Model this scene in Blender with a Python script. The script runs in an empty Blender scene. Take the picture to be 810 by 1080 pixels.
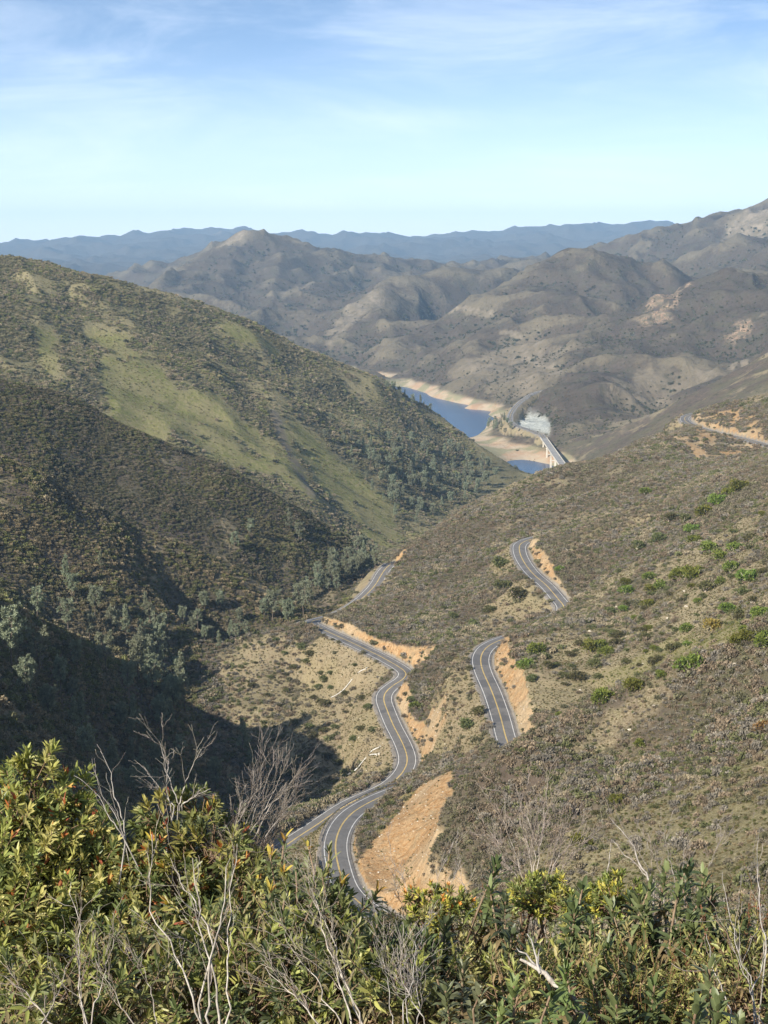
import bpy, math, random
import numpy as np
from mathutils import Vector

SEED = 7
random.seed(SEED)
RNG = np.random.default_rng(SEED)
scene = bpy.context.scene
col = scene.collection

# ------------------------------------------------------------------ camera model
W0, H0, F = 810.0, 1080.0, 1600.0
PITCH = math.radians(9.86)
CP, SP = math.cos(PITCH), math.sin(PITCH)
ZW = -318.0                                   # lake level below the viewpoint


def ray(px, py):
    a = (np.asarray(px, float) - W0 / 2) / F
    b = (H0 / 2 - np.asarray(py, float)) / F
    hx, hy, vz = a, CP + b * SP, -SP + b * CP
    h = np.hypot(hx, hy)
    return np.arctan2(hx, hy), vz / h         # azimuth (0 = +Y), tangent of elevation


def at(px, py, R):
    ph, t = ray(px, py)
    return np.array([R * math.sin(ph), R * math.cos(ph), R * float(t)])


def at_z(px, py, z):
    ph, t = ray(px, py)
    return at(px, py, z / float(t))


# ------------------------------------------------------------------ numpy noise
def _hash(ix, iy, seed):
    h = (ix.astype(np.int64) * 374761393 + iy.astype(np.int64) * 668265263 + seed * 974711) & 0xFFFFFFFF
    h = ((h ^ (h >> 13)) * 1274126177) & 0xFFFFFFFF
    h = h ^ (h >> 16)
    return h


def pnoise(x, y, seed=0):
    ix, iy = np.floor(x), np.floor(y)
    fx, fy = x - ix, y - iy
    ix, iy = ix.astype(np.int64), iy.astype(np.int64)
    u = fx * fx * fx * (fx * (fx * 6 - 15) + 10)
    v = fy * fy * fy * (fy * (fy * 6 - 15) + 10)

    def g(dx, dy):
        a = _hash(ix + dx, iy + dy, seed).astype(np.float64) * (2 * math.pi / 4294967296.0)
        return np.cos(a) * (fx - dx) + np.sin(a) * (fy - dy)
    n0 = g(0, 0) * (1 - u) + g(1, 0) * u
    n1 = g(0, 1) * (1 - u) + g(1, 1) * u
    return (n0 * (1 - v) + n1 * v) * 1.45


def fbm(x, y, lam, octs=4, seed=0, gain=0.5):
    s = np.zeros_like(x)
    a, tot = 1.0, 0.0
    for k in range(octs):
        s += a * pnoise(x / lam, y / lam, seed + k * 17)
        tot += a
        a *= gain
        lam *= 0.5
    return s / tot * 1.3


def sstep(a, b, x):
    t = np.clip((x - a) / (b - a), 0, 1)
    return t * t * (3 - 2 * t)


# ------------------------------------------------------------------ terrain survey points
CT = []                                       # (azimuth, ln R, tan)


def cp(px, py, R):
    ph, t = ray(px, py)
    CT.append((float(ph), math.log(R), float(t)))


def cz(px, py, z):
    ph, t = ray(px, py)
    CT.append((float(ph), math.log(z / float(t)), float(t)))


def cw(deg, R, z):
    CT.append((math.radians(deg), math.log(R), z / R))


def ridge(pts, back=((1.08, 6),), step=14):
    for (x0, y0, r0), (x1, y1, r1) in zip(pts[:-1], pts[1:]):
        n = max(1, int(abs(x1 - x0) / step))
        for k in range(n):
            u = k / n
            x, y, r = x0 + (x1 - x0) * u, y0 + (y1 - y0) * u, r0 * (r1 / r0) ** u
            cp(x, y, r)
            for m, d in back:
                cp(x, y + d, r * m)
    x, y, r = pts[-1]
    cp(x, y, r)
    for m, d in back:
        cp(x, y + d, r * m)


def pts(*L):
    for a in L:
        cp(*a)


# A far blue mountains
ridge([(-80, 263, 17000), (0, 261, 17000), (30, 257, 17500), (50, 253, 17500), (70, 250, 17500), (85, 251, 17500), (100, 256, 17500),
       (115, 256, 18000), (130, 247, 18000), (150, 243, 18000), (190, 241, 18000), (215, 241, 18000), (235, 243, 18000), (270, 246, 18500),
       (300, 246, 18500), (330, 252, 18500), (355, 257, 18500), (375, 253, 18500), (390, 253, 18500), (410, 259, 18500), (418, 258, 18500),
       (430, 252, 17000), (441, 257, 17000), (460, 254, 17500), (478, 249, 17500), (498, 244, 18000), (524, 245, 18000), (545, 245, 18000),
       (560, 243, 18000), (579, 240, 18000), (600, 243, 17500), (618, 239, 17500), (652, 238, 17500), (675, 238, 17500), (740, 240, 17500), (900, 238, 17500)],
      back=((1.2, 14),), step=16)
for x in range(-60, 900, 60):
    pts((x, 270 + (6 if x < 240 else 0), 13500), (x, 288, 10500), (x, 296, 9000))
# B bald peak massif
ridge([(90, 325, 5200), (150, 297, 5600), (180, 285, 5800), (205, 274, 6000), (225, 262, 6200), (245, 240, 6400), (258, 235, 6500), (268, 235, 6500),
       (280, 246, 6500), (300, 250, 6500), (320, 257, 6600), (340, 263, 6700), (370, 266, 6800), (400, 265, 7000), (430, 268, 7000), (460, 270, 7000),
       (480, 269, 7000), (500, 267, 7200), (520, 267, 7500), (560, 268, 7800), (620, 272, 7800)], back=((1.12, 14),))
pts((200, 300, 5500), (250, 285, 5800), (230, 326, 4800), (300, 290, 5700), (350, 292, 5700), (265, 328, 4750), (330, 350, 4100), (300, 345, 4300),
    (300, 320, 4900), (350, 305, 5300), (450, 300, 5600), (420, 330, 4500), (400, 360, 3900), (460, 335, 4400), (380, 380, 3600), (425, 385, 3650),
    (250, 306, 5300), (395, 280, 6100), (430, 290, 5900))
ridge([(322, 352, 4150), (340, 338, 4350), (352, 331, 4450), (374, 315, 4650), (395, 295, 4850), (410, 288, 5000)], back=((1.06, 8),))
ridge([(445, 296, 5000), (458, 288, 5100), (475, 280, 5200), (495, 276, 5200), (515, 279, 5200), (535, 286, 5100)], back=((1.1, 10),))
# C1 ridge above the lake
ridge([(470, 340, 4000), (505, 311, 4150), (530, 292, 4250), (550, 280, 4300), (568, 268, 4350), (585, 259, 4400), (600, 257, 4400), (612, 254, 4400),
       (630, 256, 4450), (650, 257, 4500), (668, 262, 4500), (690, 272, 4450), (715, 284, 4350)], back=((1.1, 14), (1.2, 22)))
pts((560, 320, 3900), (600, 310, 3950), (640, 310, 3950), (520, 350, 3650), (560, 365, 3400), (600, 350, 3500), (500, 395, 3250), (540, 395, 3080),
    (640, 355, 3350), (480, 385, 3450), (450, 378, 3600), (430, 370, 3800), (690, 320, 3800))
ridge([(600, 385, 3050), (615, 350, 3350), (606, 325, 3650), (618, 300, 3950)], back=())
# D skyline right
ridge([(640, 264, 6300), (660, 250, 6400), (685, 237, 6500), (716, 236, 6500), (735, 230, 6500), (750, 223, 6500), (766, 217, 6400), (794, 217, 6400),
       (810, 212, 6400), (860, 195, 6300), (950, 180, 6200)], back=((1.15, 14), (1.35, 30)))
ridge([(696, 268, 5300), (719, 261, 5300), (755, 252, 5300), (781, 244, 5300), (810, 236, 5300), (870, 222, 5300)], back=((1.06, 6),))
pts((740, 274, 4900), (800, 266, 4900), (850, 262, 4800), (790, 228, 5900), (740, 245, 5800))
ridge([(672, 334, 3450), (690, 311, 3600), (714, 296, 3700), (742, 284, 3750), (766, 282, 3750), (787, 285, 3700), (810, 289, 3650), (870, 285, 3600)],
      back=((1.08, 8), (1.16, 14)))
pts((700, 345, 3300), (760, 325, 3400), (810, 325, 3350), (690, 355, 3200), (740, 365, 3050), (810, 345, 3150), (670, 390, 2900), (700, 415, 2700),
    (660, 430, 2600), (730, 395, 2750), (870, 330, 3200))
ridge([(700, 432, 2250), (722, 414, 2300), (737, 403, 2320), (755, 393, 2330), (776, 383, 2330), (812, 368, 2300), (880, 345, 2250)], back=((1.08, 8),))
pts((812, 400, 1950), (745, 424, 2000), (690, 448, 2020), (655, 465, 2020), (625, 480, 2060), (870, 390, 1900), (780, 405, 2050))
# C2 dome beside the bridge
ridge([(548, 427, 2700), (560, 416, 2690), (575, 405, 2680), (590, 396, 2670), (605, 391, 2660), (625, 389, 2650), (640, 391, 2650), (655, 398, 2650),
       (668, 409, 2650), (680, 421, 2650), (690, 433, 2640)], back=((1.07, 7),))
pts((610, 418, 2560), (640, 438, 2460), (600, 448, 2440), (565, 444, 2470), (580, 428, 2560), (600, 470, 2290), (630, 464, 2230), (550, 440, 2560))
# lake shore, bed, bars
for x, y in ((380, 393), (407, 402), (436, 410), (454, 417), (478, 425), (510, 431), (521, 435), (522, 440), (514, 450), (505, 459)):
    cz(x, y, -317.0)
for x, y in ((380, 388), (398, 391), (439, 401), (466, 412), (498, 422), (527, 428)):
    cz(x, y, -302.0)
for x, y in ((532, 438), (528, 450), (518, 458), (535, 456)):
    cz(x, y, -300.0)
for x, y in ((415, 407), (432, 412), (445, 422), (470, 428), (490, 434), (508, 438), (505, 447), (492, 452), (480, 446), (497, 459), (430, 416), (478, 436), (494, 462)):
    cz(x, y, -330.0)
for x, y in ((462, 438), (452, 433), (470, 441)):
    cz(x, y, -314.5)
for x, y, z in ((505, 464, -314), (518, 467, -312), (535, 472, -311), (552, 474, -309), (566, 473, -307), (570, 482, -312), (592, 486, -312), (545, 482, -314.5), (606, 484, -306)):
    cz(x, y, z)
for x, y in ((548, 491), (556, 495), (566, 497), (562, 503), (574, 500), (555, 504)):
    cz(x, y, -326.0)
# E big left hill with the meadow
ridge([(-90, 262, 1870), (0, 277, 1880), (45, 283, 1885), (70, 291, 1890), (96, 295, 1890), (121, 300, 1895), (152, 311, 1900), (197, 323, 1910), (228, 332, 1925),
       (263, 341, 1945), (298, 359, 1970), (324, 369, 1990), (354, 380, 2020), (395, 396, 2060)], back=((1.1, 8), (1.28, 30)))
ridge([(395, 396, 2060), (430, 416, 2090), (470, 441, 2100), (500, 463, 2100), (530, 482, 2080), (545, 495, 2050), (551, 502, 2020)], back=((1.05, 6),))
ridge([(0, 296, 1780), (25, 306, 1770), (43, 316, 1750), (75, 330, 1735)], back=((1.03, 3),))
ridge([(170, 352, 1770), (230, 382, 1765), (290, 406, 1775), (350, 432, 1800), (420, 462, 1860)], back=((1.03, 2),))
pts((0, 340, 1640), (50, 350, 1650), (100, 345, 1720), (150, 365, 1690), (200, 390, 1670), (250, 415, 1670), (300, 440, 1670), (350, 460, 1710), (400, 475, 1760),
    (450, 490, 1850), (500, 502, 1960))
pts((0, 395, 1490), (60, 405, 1495), (130, 435, 1490), (200, 468, 1480), (250, 490, 1475), (300, 510, 1470), (350, 535, 1480), (400, 545, 1560), (400, 577, 1450),
    (420, 580, 1420), (440, 562, 1580), (470, 540, 1720), (500, 522, 1850), (530, 509, 1960))
# F1
ridge([(-90, 380, 1120), (0, 401, 1120), (60, 410, 1120), (90, 424, 1120), (120, 441, 1120), (160, 459, 1120), (200, 475, 1120), (260, 500, 1120), (330, 540, 1125),
       (375, 565, 1130), (392, 583, 1130)], back=((1.03, 19), (1.07, 48)))
pts((0, 450, 1035), (100, 490, 1045), (200, 530, 1045), (260, 560, 1050), (330, 600, 1060), (370, 606, 1085), (50, 470, 1040), (385, 600, 1100))
# F2
ridge([(-90, 455, 868), (0, 481, 870), (60, 510, 872), (130, 545, 876), (200, 572, 880), (260, 605, 888), (320, 632, 900), (345, 642, 910)],
      back=((1.025, 21), (1.06, 50)))
pts((0, 560, 798), (60, 590, 798), (130, 620, 802), (200, 655, 808), (260, 672, 832), (0, 622, 745), (100, 672, 752), (200, 716, 760), (300, 652, 868))
# F3 shaded spur and canyon
ridge([(-90, 608, 520), (0, 638, 560), (60, 665, 590), (120, 700, 625), (180, 735, 655), (222, 768, 672)], back=((1.06, 10),))
pts((0, 720, 500), (0, 800, 450), (60, 745, 545), (100, 782, 572), (150, 790, 605), (200, 802, 642), (250, 802, 655), (282, 830, 620), (150, 850, 540),
    (50, 860, 430), (0, 900, 330), (100, 920, 360), (200, 900, 480), (250, 870, 540))
# knoll under the lower road
ridge([(212, 697, 770), (235, 685, 780), (262, 672, 788), (300, 660, 798), (322, 653, 805)], back=((1.06, 10),))
pts((270, 720, 742), (300, 760, 705), (340, 782, 665), (330, 720, 740), (370, 732, 705), (380, 792, 640), (350, 822, 618), (320, 842, 606), (230, 745, 726),
    (282, 792, 672), (310, 820, 640), (395, 760, 668))
pts((425, 839, 535), (408, 845, 532), (395, 853, 525), (440, 833, 536), (370, 868, 512), (345, 884, 498), (322, 902, 488), (300, 922, 478), (412, 800, 606), (405, 780, 632))
# orange cut slope and the near right spur
ridge([(418, 829, 494), (440, 822, 482), (460, 816, 468), (480, 811, 455)], back=((1.05, 6),))
pts((400, 920, 414), (430, 905, 418), (450, 872, 424), (430, 935, 398), (402, 872, 455), (470, 842, 438), (425, 850, 465), (395, 945, 392))
ridge([(448, 935, 345), (458, 890, 362), (466, 856, 375), (480, 824, 388)], back=((1.05, 12),), step=6)
ridge([(480, 824, 388), (510, 801, 395), (560, 776, 402), (600, 753, 408), (640, 735, 412), (680, 712, 412), (720, 691, 410), (760, 673, 406), (812, 654, 400),
       (880, 625, 390)], back=((1.05, 18), (1.12, 30)))
pts((500, 862, 368), (500, 922, 335), (560, 850, 362), (560, 922, 315), (620, 800, 388), (640, 862, 338), (650, 932, 286), (700, 760, 388), (720, 852, 322),
    (720, 932, 266), (800, 740, 372), (800, 832, 310), (800, 932, 240), (880, 800, 320))
# G slope with the upper road
pts((565, 762, 525), (600, 742, 540), (640, 722, 552), (700, 692, 548), (760, 662, 540), (812, 640, 522), (600, 695, 596), (650, 652, 636), (700, 620, 668),
    (812, 560, 660), (812, 480, 850), (700, 560, 775), (700, 505, 900), (650, 600, 715), (650, 540, 860), (600, 560, 835), (600, 520, 945), (760, 590, 640),
    (760, 520, 790), (880, 540, 620), (880, 460, 800), (640, 500, 985))
ridge([(540, 666, 650), (565, 652, 672), (590, 637, 690), (615, 622, 706)], back=((1.03, 8),))
pts((480, 700, 665), (470, 750, 632), (500, 782, 576), (462, 680, 690), (430, 668, 735), (400, 658, 765), (365, 652, 785), (520, 640, 745),
    (480, 640, 772), (440, 622, 835), (405, 622, 855), (520, 600, 830), (480, 582, 895), (445, 592, 885), (540, 540, 930), (455, 720, 652))
ridge([(334, 652.5, 806), (350, 647, 818), (365, 640, 834), (378, 633.5, 848)], back=((1.03, 7),), step=6)
ridge([(418, 584, 965), (440, 567, 965), (480, 541, 985), (520, 522, 1000), (560, 505, 1015), (600, 489, 1035), (650, 475, 1065), (700, 456, 1130),
       (714, 449, 1180)], back=((1.07, 8), (1.22, 30)))
ridge([(752, 487, 985), (780, 481, 975), (812, 475, 960), (880, 460, 930)], back=((1.05, 6),))
pts((735, 470, 1085), (700, 480, 1040), (770, 441, 1235), (812, 434, 1180), (870, 425, 1120))
ridge([(748, 433, 1335), (765, 424, 1315), (790, 416, 1300), (812, 410, 1285), (880, 395, 1250)], back=((1.1, 10),))
for x, z in ((600, -250), (660, -240), (720, -230), (780, -215), (840, -200)):
    ph, _ = ray(x, 500)
    cw(math.degrees(float(ph)), 1550, z)
# ground below the viewpoint, hidden by the bushes
for d in range(-45, 50, 9):
    for R, a in ((1.0, None), (2.0, None), (4, 38.5), (7, 35), (10, 33.2), (15, 31), (30, 29.2), (60, 28.2)):
        cw(d, R, -1.72 if R == 1.0 else (-2.05 if R == 2.0 else -R * math.tan(math.radians(a))))
for d, R, a in ((-13, 100, 26.5), (-8, 100, 27.5), (-2, 100, 27.8), (4, 100, 27), (9, 100, 26.5), (14, 100, 26), (-13, 200, 25.5), (-8, 200, 27), (-2, 200, 27),
                (4, 200, 26.2), (9, 190, 25), (14, 170, 25), (-8, 300, 26.2), (-2, 300, 26.3), (2, 330, 25.2), (-13, 270, 24.5), (-3, 370, 25.0), (4, 270, 25.2),
                (-6, 400, 24.2), (-9, 420, 23)):
    cw(d, R, -R * math.tan(math.radians(a)))
# beyond the frame: the ridge on the left that shades the canyon, the flanks and the hill behind
for d, R, z in ((-35, 150, -52), (-35, 300, -62), (-35, 380, -58), (-35, 460, -50), (-35, 580, -42), (-33, 680, -80), (-30, 800, -100), (-27, 330, -98), (-27, 400, -98), (-28, 485, -74), (-27, 560, -84), (-21, 430, -116),
                (-21, 540, -112), (-20, 300, -98), (-25, 200, -80), (-60, 300, -20), (-60, 600, -10), (-50, 1000, -40), (-30, 1000, -75), (-24, 900, -95), (-30, 1500, 0),
                (-30, 2200, 20), (-30, 4000, -100), (-30, 9000, 0), (-30, 18000, 250), (25, 300, -75), (25, 600, -85), (25, 1000, -50), (40, 500, -40), (40, 1500, 0),
                (25, 2300, -60), (25, 4000, 30), (25, 7000, 300), (25, 18000, 300), (-70, 100, -20), (70, 100, -25), (70, 400, -20), (70, 2000, 50), (-70, 2000, 50),
                (-70, 9000, 100), (70, 9000, 100), (-90, 20, -4), (90, 20, -4), (-120, 50, 6), (120, 50, 4), (-150, 300, 50), (150, 300, 50), (180, 20, 2), (-180, 20, 2),
                (180, 300, 60), (-180, 300, 60), (180, 3000, 100), (-180, 3000, 100), (-120, 2000, 60), (120, 2000, 60), (180, 20000, 100), (-180, 20000, 100),
                (-100, 20000, 100), (100, 20000, 100), (-135, 1, -1.6), (135, 1, -1.6), (180, 4, -1.0), (-180, 4, -1.0), (-90, 4, -2.0), (90, 4, -2.0), (-90, 1, -1.7), (90, 1, -1.7),
                (-30, 24000, 200), (0, 24000, 100), (30, 24000, 200)):
    cw(d, R, z)

# ------------------------------------------------------------------ roads (surveyed centre lines)
ROAD_PTS = {
    'near': [(470, 1010, 345), (430, 992, 368), (398, 968, 385), (368, 942, 402), (358, 917, 420), (353.5, 895, 439), (356, 880, 452), (364, 865, 466),
             (378, 852, 478), (397, 841.5, 489), (416, 834.5, 498), (434, 832.5, 504)],
    'lower': [(255, 925, 505), (282, 904, 515), (306, 888, 527), (330, 873, 538), (345, 863, 546), (359, 854, 553), (379, 844, 561), (402, 832, 567), (420, 819, 577), (430, 803, 592),
              (425, 785, 612), (415, 766, 634), (406, 745, 658), (404, 733, 668), (412, 723, 678), (424, 717, 686), (431, 712, 691), (424, 705, 700), (404, 694, 715),
              (380, 681, 733), (358, 671, 753), (340, 664, 775), (330, 658, 792), (329, 652.5, 808), (342, 654, 826), (360, 647, 850), (374, 638, 868), (386, 627.5, 886),
              (393, 622, 897), (398, 616, 907), (402, 604, 920), (407, 597, 933), (413, 594, 944)],
    'upper': [(541, 796, 512), (534, 780, 527), (528, 756, 551), (519, 730, 581), (509, 707, 610), (507, 693, 630), (515, 681, 648), (533, 671, 664),
              (556, 667, 682), (580, 660, 700), (597, 645, 714), (592, 631, 722), (576, 617, 746), (561, 604, 772), (551, 590, 804), (547.5, 579, 832), (550, 572, 850),
              (560, 568, 864), (571, 567.5, 872)],
    'summit': [(900, 492, 1060), (850, 480, 1085), (812, 470, 1110), (780, 462, 1148), (750, 455, 1190), (731, 449, 1230), (723, 444, 1258), (723, 439.5, 1288), (733, 436, 1318),
               (748, 434.5, 1345), (770, 436, 1370)],
    'bridgehead': [(595, 493, 2064), (574, 462.3, 2378), (566, 457, 2420), (555, 452, 2455), (545, 449, 2485), (539, 445, 2520), (538, 439, 2570), (542, 431, 2640), (550, 423, 2710), (562, 415, 2790), (575, 411, 2840)],
}
ROAD_HALF = {'near': 4.45, 'lower': 4.45, 'upper': 4.45, 'summit': 4.45, 'bridgehead': 4.6}


def catmull(P, step):
    P = np.array(P)
    Q = np.vstack([2 * P[0] - P[1], P, 2 * P[-1] - P[-2]])
    out = []
    for i in range(1, len(Q) - 2):
        p0, p1, p2, p3 = Q[i - 1:i + 3]
        n = max(4, int(np.linalg.norm(p2 - p1) / 1.0))
        u = np.linspace(0, 1, n, endpoint=False)[:, None]
        out.append(0.5 * (2 * p1 + (p2 - p0) * u + (2 * p0 - 5 * p1 + 4 * p2 - p3) * u ** 2 + (3 * p1 - p0 - 3 * p2 + p3) * u ** 3))
    out.append(P[-1][None])
    C = np.vstack(out)
    s = np.r_[0, np.cumsum(np.linalg.norm(np.diff(C, axis=0), axis=1))]
    n = int(s[-1] / step)
    ss = np.linspace(0, s[-1], n)
    return np.stack([np.interp(ss, s, C[:, k]) for k in range(3)], 1)


def smooth1(a, n):
    k = np.ones(n) / n
    p = np.pad(a, n // 2, mode='edge')
    return np.convolve(p, k, mode='valid')[:len(a)]


ROADS = {}
for name, L in ROAD_PTS.items():
    C = catmull([at(*p) for p in L], 1.5)
    C[:, 2] = smooth1(C[:, 2], 41)
    if name != 'bridgehead':
        for k in range(2):
            C[:, k] = smooth1(C[:, k], 11)
    ROADS[name] = C
    lift = {'near': 1.5, 'lower': 3.0, 'upper': 3.0, 'summit': 2.5, 'bridgehead': 0}[name]
    sub = C[::10] if name != 'bridgehead' else C[220::14]
    for x, y, z in sub:
        R = math.hypot(x, y)
        CT.append((math.atan2(x, y), math.log(R), (z + lift) / R))

# ------------------------------------------------------------------ terrain surface
CTA = np.array(CT)
_, keep = np.unique(np.round(CTA[:, :2], 4), axis=0, return_index=True)
CTA = CTA[np.sort(keep)]
EXPO = 1.5


def rbf_fit(A):
    X = A[:, :2]
    n = len(X)
    D = np.sqrt(((X[:, None] - X[None]) ** 2).sum(-1))
    K = D ** EXPO + np.eye(n) * (-2e-4)
    Pm = np.c_[np.ones(n), X]
    M = np.zeros((n + 3, n + 3))
    M[:n, :n] = K
    M[:n, n:] = Pm
    M[n:, :n] = Pm.T
    return np.linalg.solve(M, np.r_[A[:, 2], 0, 0, 0])


def rbf_eval(A, w, X):
    out = np.empty(len(X))
    for s in range(0, len(X), 8000):
        q = X[s:s + 8000].astype(np.float32)
        d2 = (q[:, 0:1] - A[None, :, 0].astype(np.float32)) ** 2 + (q[:, 1:2] - A[None, :, 1].astype(np.float32)) ** 2
        out[s:s + 8000] = np.power(d2, EXPO / 2).astype(np.float64) @ w[:len(A)] + w[-3] + q @ w[-2:]
    return out


def geo(a, b, r):
    n = int(math.log(b / a) / r)
    return np.exp(np.linspace(math.log(a), math.log(b), n, endpoint=False))


PH = np.r_[np.radians(np.linspace(-180, -60, 25)), np.radians(np.linspace(-58, -17, 60)), np.linspace(-0.285, 0.285, 740), np.radians(np.linspace(17, 58, 50)),
           np.radians(np.linspace(60, 180, 25))]
RR = np.r_[geo(0.6, 150, 0.035), geo(150, 330, 0.006), geo(330, 960, 0.0020), geo(960, 2300, 0.0042), geo(2300, 7500, 0.0040), geo(7500, 24000, 0.010), [24000.0]]
NP, NR = len(PH), len(RR)
ci = np.unique(np.r_[np.arange(0, NP, 5), NP - 1])
cj = np.unique(np.r_[np.arange(0, NR, 5), NR - 1])
wts = rbf_fit(CTA)
gx, gy = np.meshgrid(PH[ci], np.log(RR[cj]), indexing='ij')
TC = rbf_eval(CTA, wts, np.c_[gx.ravel(), gy.ravel()]).reshape(gx.shape)


def upsample(T):
    # smooth (cubic) along R, then linear along azimuth
    out = np.empty((len(ci), NR))
    xs = np.log(RR)
    for i in range(len(ci)):
        out[i] = np.interp(xs, xs[cj], T[i])
    res = np.empty((NP, NR))
    for j in range(NR):
        res[:, j] = np.interp(PH, PH[ci], out[:, j])
    return res


T = upsample(TC)
PHg, RRg = np.meshgrid(PH, RR, indexing='ij')
X = RRg * np.sin(PHg)
Y = RRg * np.cos(PHg)
Z = RRg * T
# erosion-like relief: ridged noise whose wavelength follows distance, gentler near the water
amp_w = sstep(4, 60, Z - ZW)
wx = X + 30 * pnoise(X / 160, Y / 160, 3)
wy = Y + 30 * pnoise(X / 160, Y / 160, 4)
for k, lam in enumerate((1600, 800, 400, 200, 100, 50, 25, 12, 6)):
    rel = lam / RRg
    w = sstep(0.004, 0.012, rel) * (1 - sstep(0.10, 0.22, rel))
    w = w * (1 - 0.5 * sstep(0.05, 0.12, rel))
    if lam >= 100:
        n = 0.15 + 0.35 * sstep(9000, 12000, RRg) - 2 * np.abs(pnoise(wx / lam, wy / lam, 31 + k))
        amp = (0.075 if lam > 300 else 0.055) * (1 + 0.8 * sstep(2200, 3000, RRg) * (1 - sstep(8000, 12000, RRg)))
    else:
        n = pnoise(wx / lam, wy / lam, 31 + k)
        amp = 0.040 * (1 + 0.8 * sstep(2200, 3000, RRg))
    Z += n * amp * lam * w * amp_w * sstep(40, 200, RRg)
# hold everything off the lake surface where no water shows
lakeish = (X > -330) & (X < 420) & (Y > 2020) & (Y < 4100)
Z = np.where(~lakeish & (RRg < 9000), np.maximum(Z, ZW + 3), Z)
Znat = Z.copy()
CUT = np.zeros_like(Z)
FILL = np.zeros_like(Z)
ROADM = np.zeros_like(Z)


def road_near(C, dmax):
    """indices of grid cells within dmax of the centre line, their distance and the road level there"""
    D = np.full(Z.shape, 1e9)
    ZR = np.zeros_like(Z)
    for s in range(0, len(C), 24):
        c = C[s:s + 25]
        r = np.hypot(c[:, 0], c[:, 1])
        a = np.arctan2(c[:, 0], c[:, 1])
        i0, i1 = np.searchsorted(PH, [a.min() - dmax / r.min(), a.max() + dmax / r.min()])
        j0, j1 = np.searchsorted(RR, [r.min() - dmax, r.max() + dmax])
        if i1 <= i0 or j1 <= j0:
            continue
        x, y = X[i0:i1, j0:j1], Y[i0:i1, j0:j1]
        dd = (x[..., None] - c[:, 0]) ** 2 + (y[..., None] - c[:, 1]) ** 2
        kk = dd.argmin(-1)
        d = np.sqrt(np.take_along_axis(dd, kk[..., None], -1)[..., 0])
        z = c[kk, 2]
        sub = D[i0:i1, j0:j1]
        m = d < sub
        sub[m] = d[m]
        ZR[i0:i1, j0:j1][m] = z[m]
    idx = np.where(D < dmax)
    return idx, D[idx], ZR[idx]


BENCH = 5.4
benches = []
for name, C in ROADS.items():
    if name == 'bridgehead':
        C = C[215:]
    idx, d, zr = road_near(C, 60)
    x, y = X[idx], Y[idx]
    rough = fbm(x, y, 9, 3, 77)
    bw = BENCH + 0.5 * fbm(x, y, 18, 2, 5)
    dd = np.maximum(d - bw, 0)
    steep = 1.45 + 0.55 * fbm(x, y, 14, 3, 91)
    hi = zr + dd * np.maximum(steep, 0.6) + 0.6 * rough * np.minimum(dd, 3) + 0.9 * np.abs(fbm(x, y, 3.5, 2, 97)) * np.minimum(dd, 1.5)
    lo = zr - 0.1 - dd * ((1.05 if name == 'near' else 0.72) + 0.1 * rough) - np.maximum(dd - 9, 0) * 1.5
    fade = sstep(42, 58, d)
    z = Z[idx]
    zn = np.clip(z, lo, hi)
    zn = np.where(d < bw, zr - 0.12, zn)
    zn = zn * (1 - fade) + z * fade
    dz = zn - z
    CUT[idx] = np.maximum(CUT[idx], sstep(0.35, 1.3, -dz) * sstep(0.0, 1.0, dd) * (1 - sstep(7, 11, dd + 6 * rough + 3 * fbm(x, y, 4, 2, 93))))
    FILL[idx] = np.maximum(FILL[idx], sstep(0.3, 1.5, dz) * sstep(0.0, 0.8, dd))
    Z[idx] = zn
    benches.append((idx, d, zr, bw))
for idx, d, zr, bw in benches:
    m = d < 5.2
    ii = (idx[0][m], idx[1][m])
    Z[ii] = zr[m] - 0.12
    m = d < bw + 0.3
    ii = (idx[0][m], idx[1][m])
    ROADM[ii] = 1.0
    m = d < 5.2
    CUT[(idx[0][m], idx[1][m])] = 0


def grid_ij(x, y):
    ph = np.arctan2(x, y)
    r = np.hypot(x, y)
    fi = np.interp(ph, PH, np.arange(NP))
    fj = np.interp(r, RR, np.arange(NR))
    return fi, fj


def sample(A, x, y):
    x = np.atleast_1d(np.asarray(x, float))
    y = np.atleast_1d(np.asarray(y, float))
    fi, fj = grid_ij(x, y)
    i = np.clip(fi.astype(int), 0, NP - 2)
    j = np.clip(fj.astype(int), 0, NR - 2)
    u, v = fi - i, fj - j
    return (A[i, j] * (1 - u) * (1 - v) + A[i + 1, j] * u * (1 - v) + A[i, j + 1] * (1 - u) * v + A[i + 1, j + 1] * u * v)


def height(x, y):
    return float(sample(Z, x, y)[0])


def ground(px, py, rmin=150.0, ret=True):
    """where the sight line through a photo point meets the ground"""
    ph, t = ray(px, py)
    ph, t = float(ph), float(t)
    fi = np.interp(ph, PH, np.arange(NP))
    i = min(int(fi), NP - 2)
    u = fi - i
    zc = Z[i] * (1 - u) + Z[i + 1] * u
    tc = zc / RR
    j = np.where((tc >= t) & (RR > rmin))[0]
    if len(j) == 0:
        return np.array([3000 * math.sin(ph), 3000 * math.cos(ph), 0.0])
    j = int(j[0])
    a, b = tc[j - 1] - t, tc[j] - t
    v = 0 if RR[j - 1] < rmin else (-a / (b - a) if b != a else 0)
    r = RR[j - 1] + (RR[j] - RR[j - 1]) * min(max(v, 0), 1)
    x, y = r * math.sin(ph), r * math.cos(ph)
    return np.array([x, y, height(x, y)])


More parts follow.
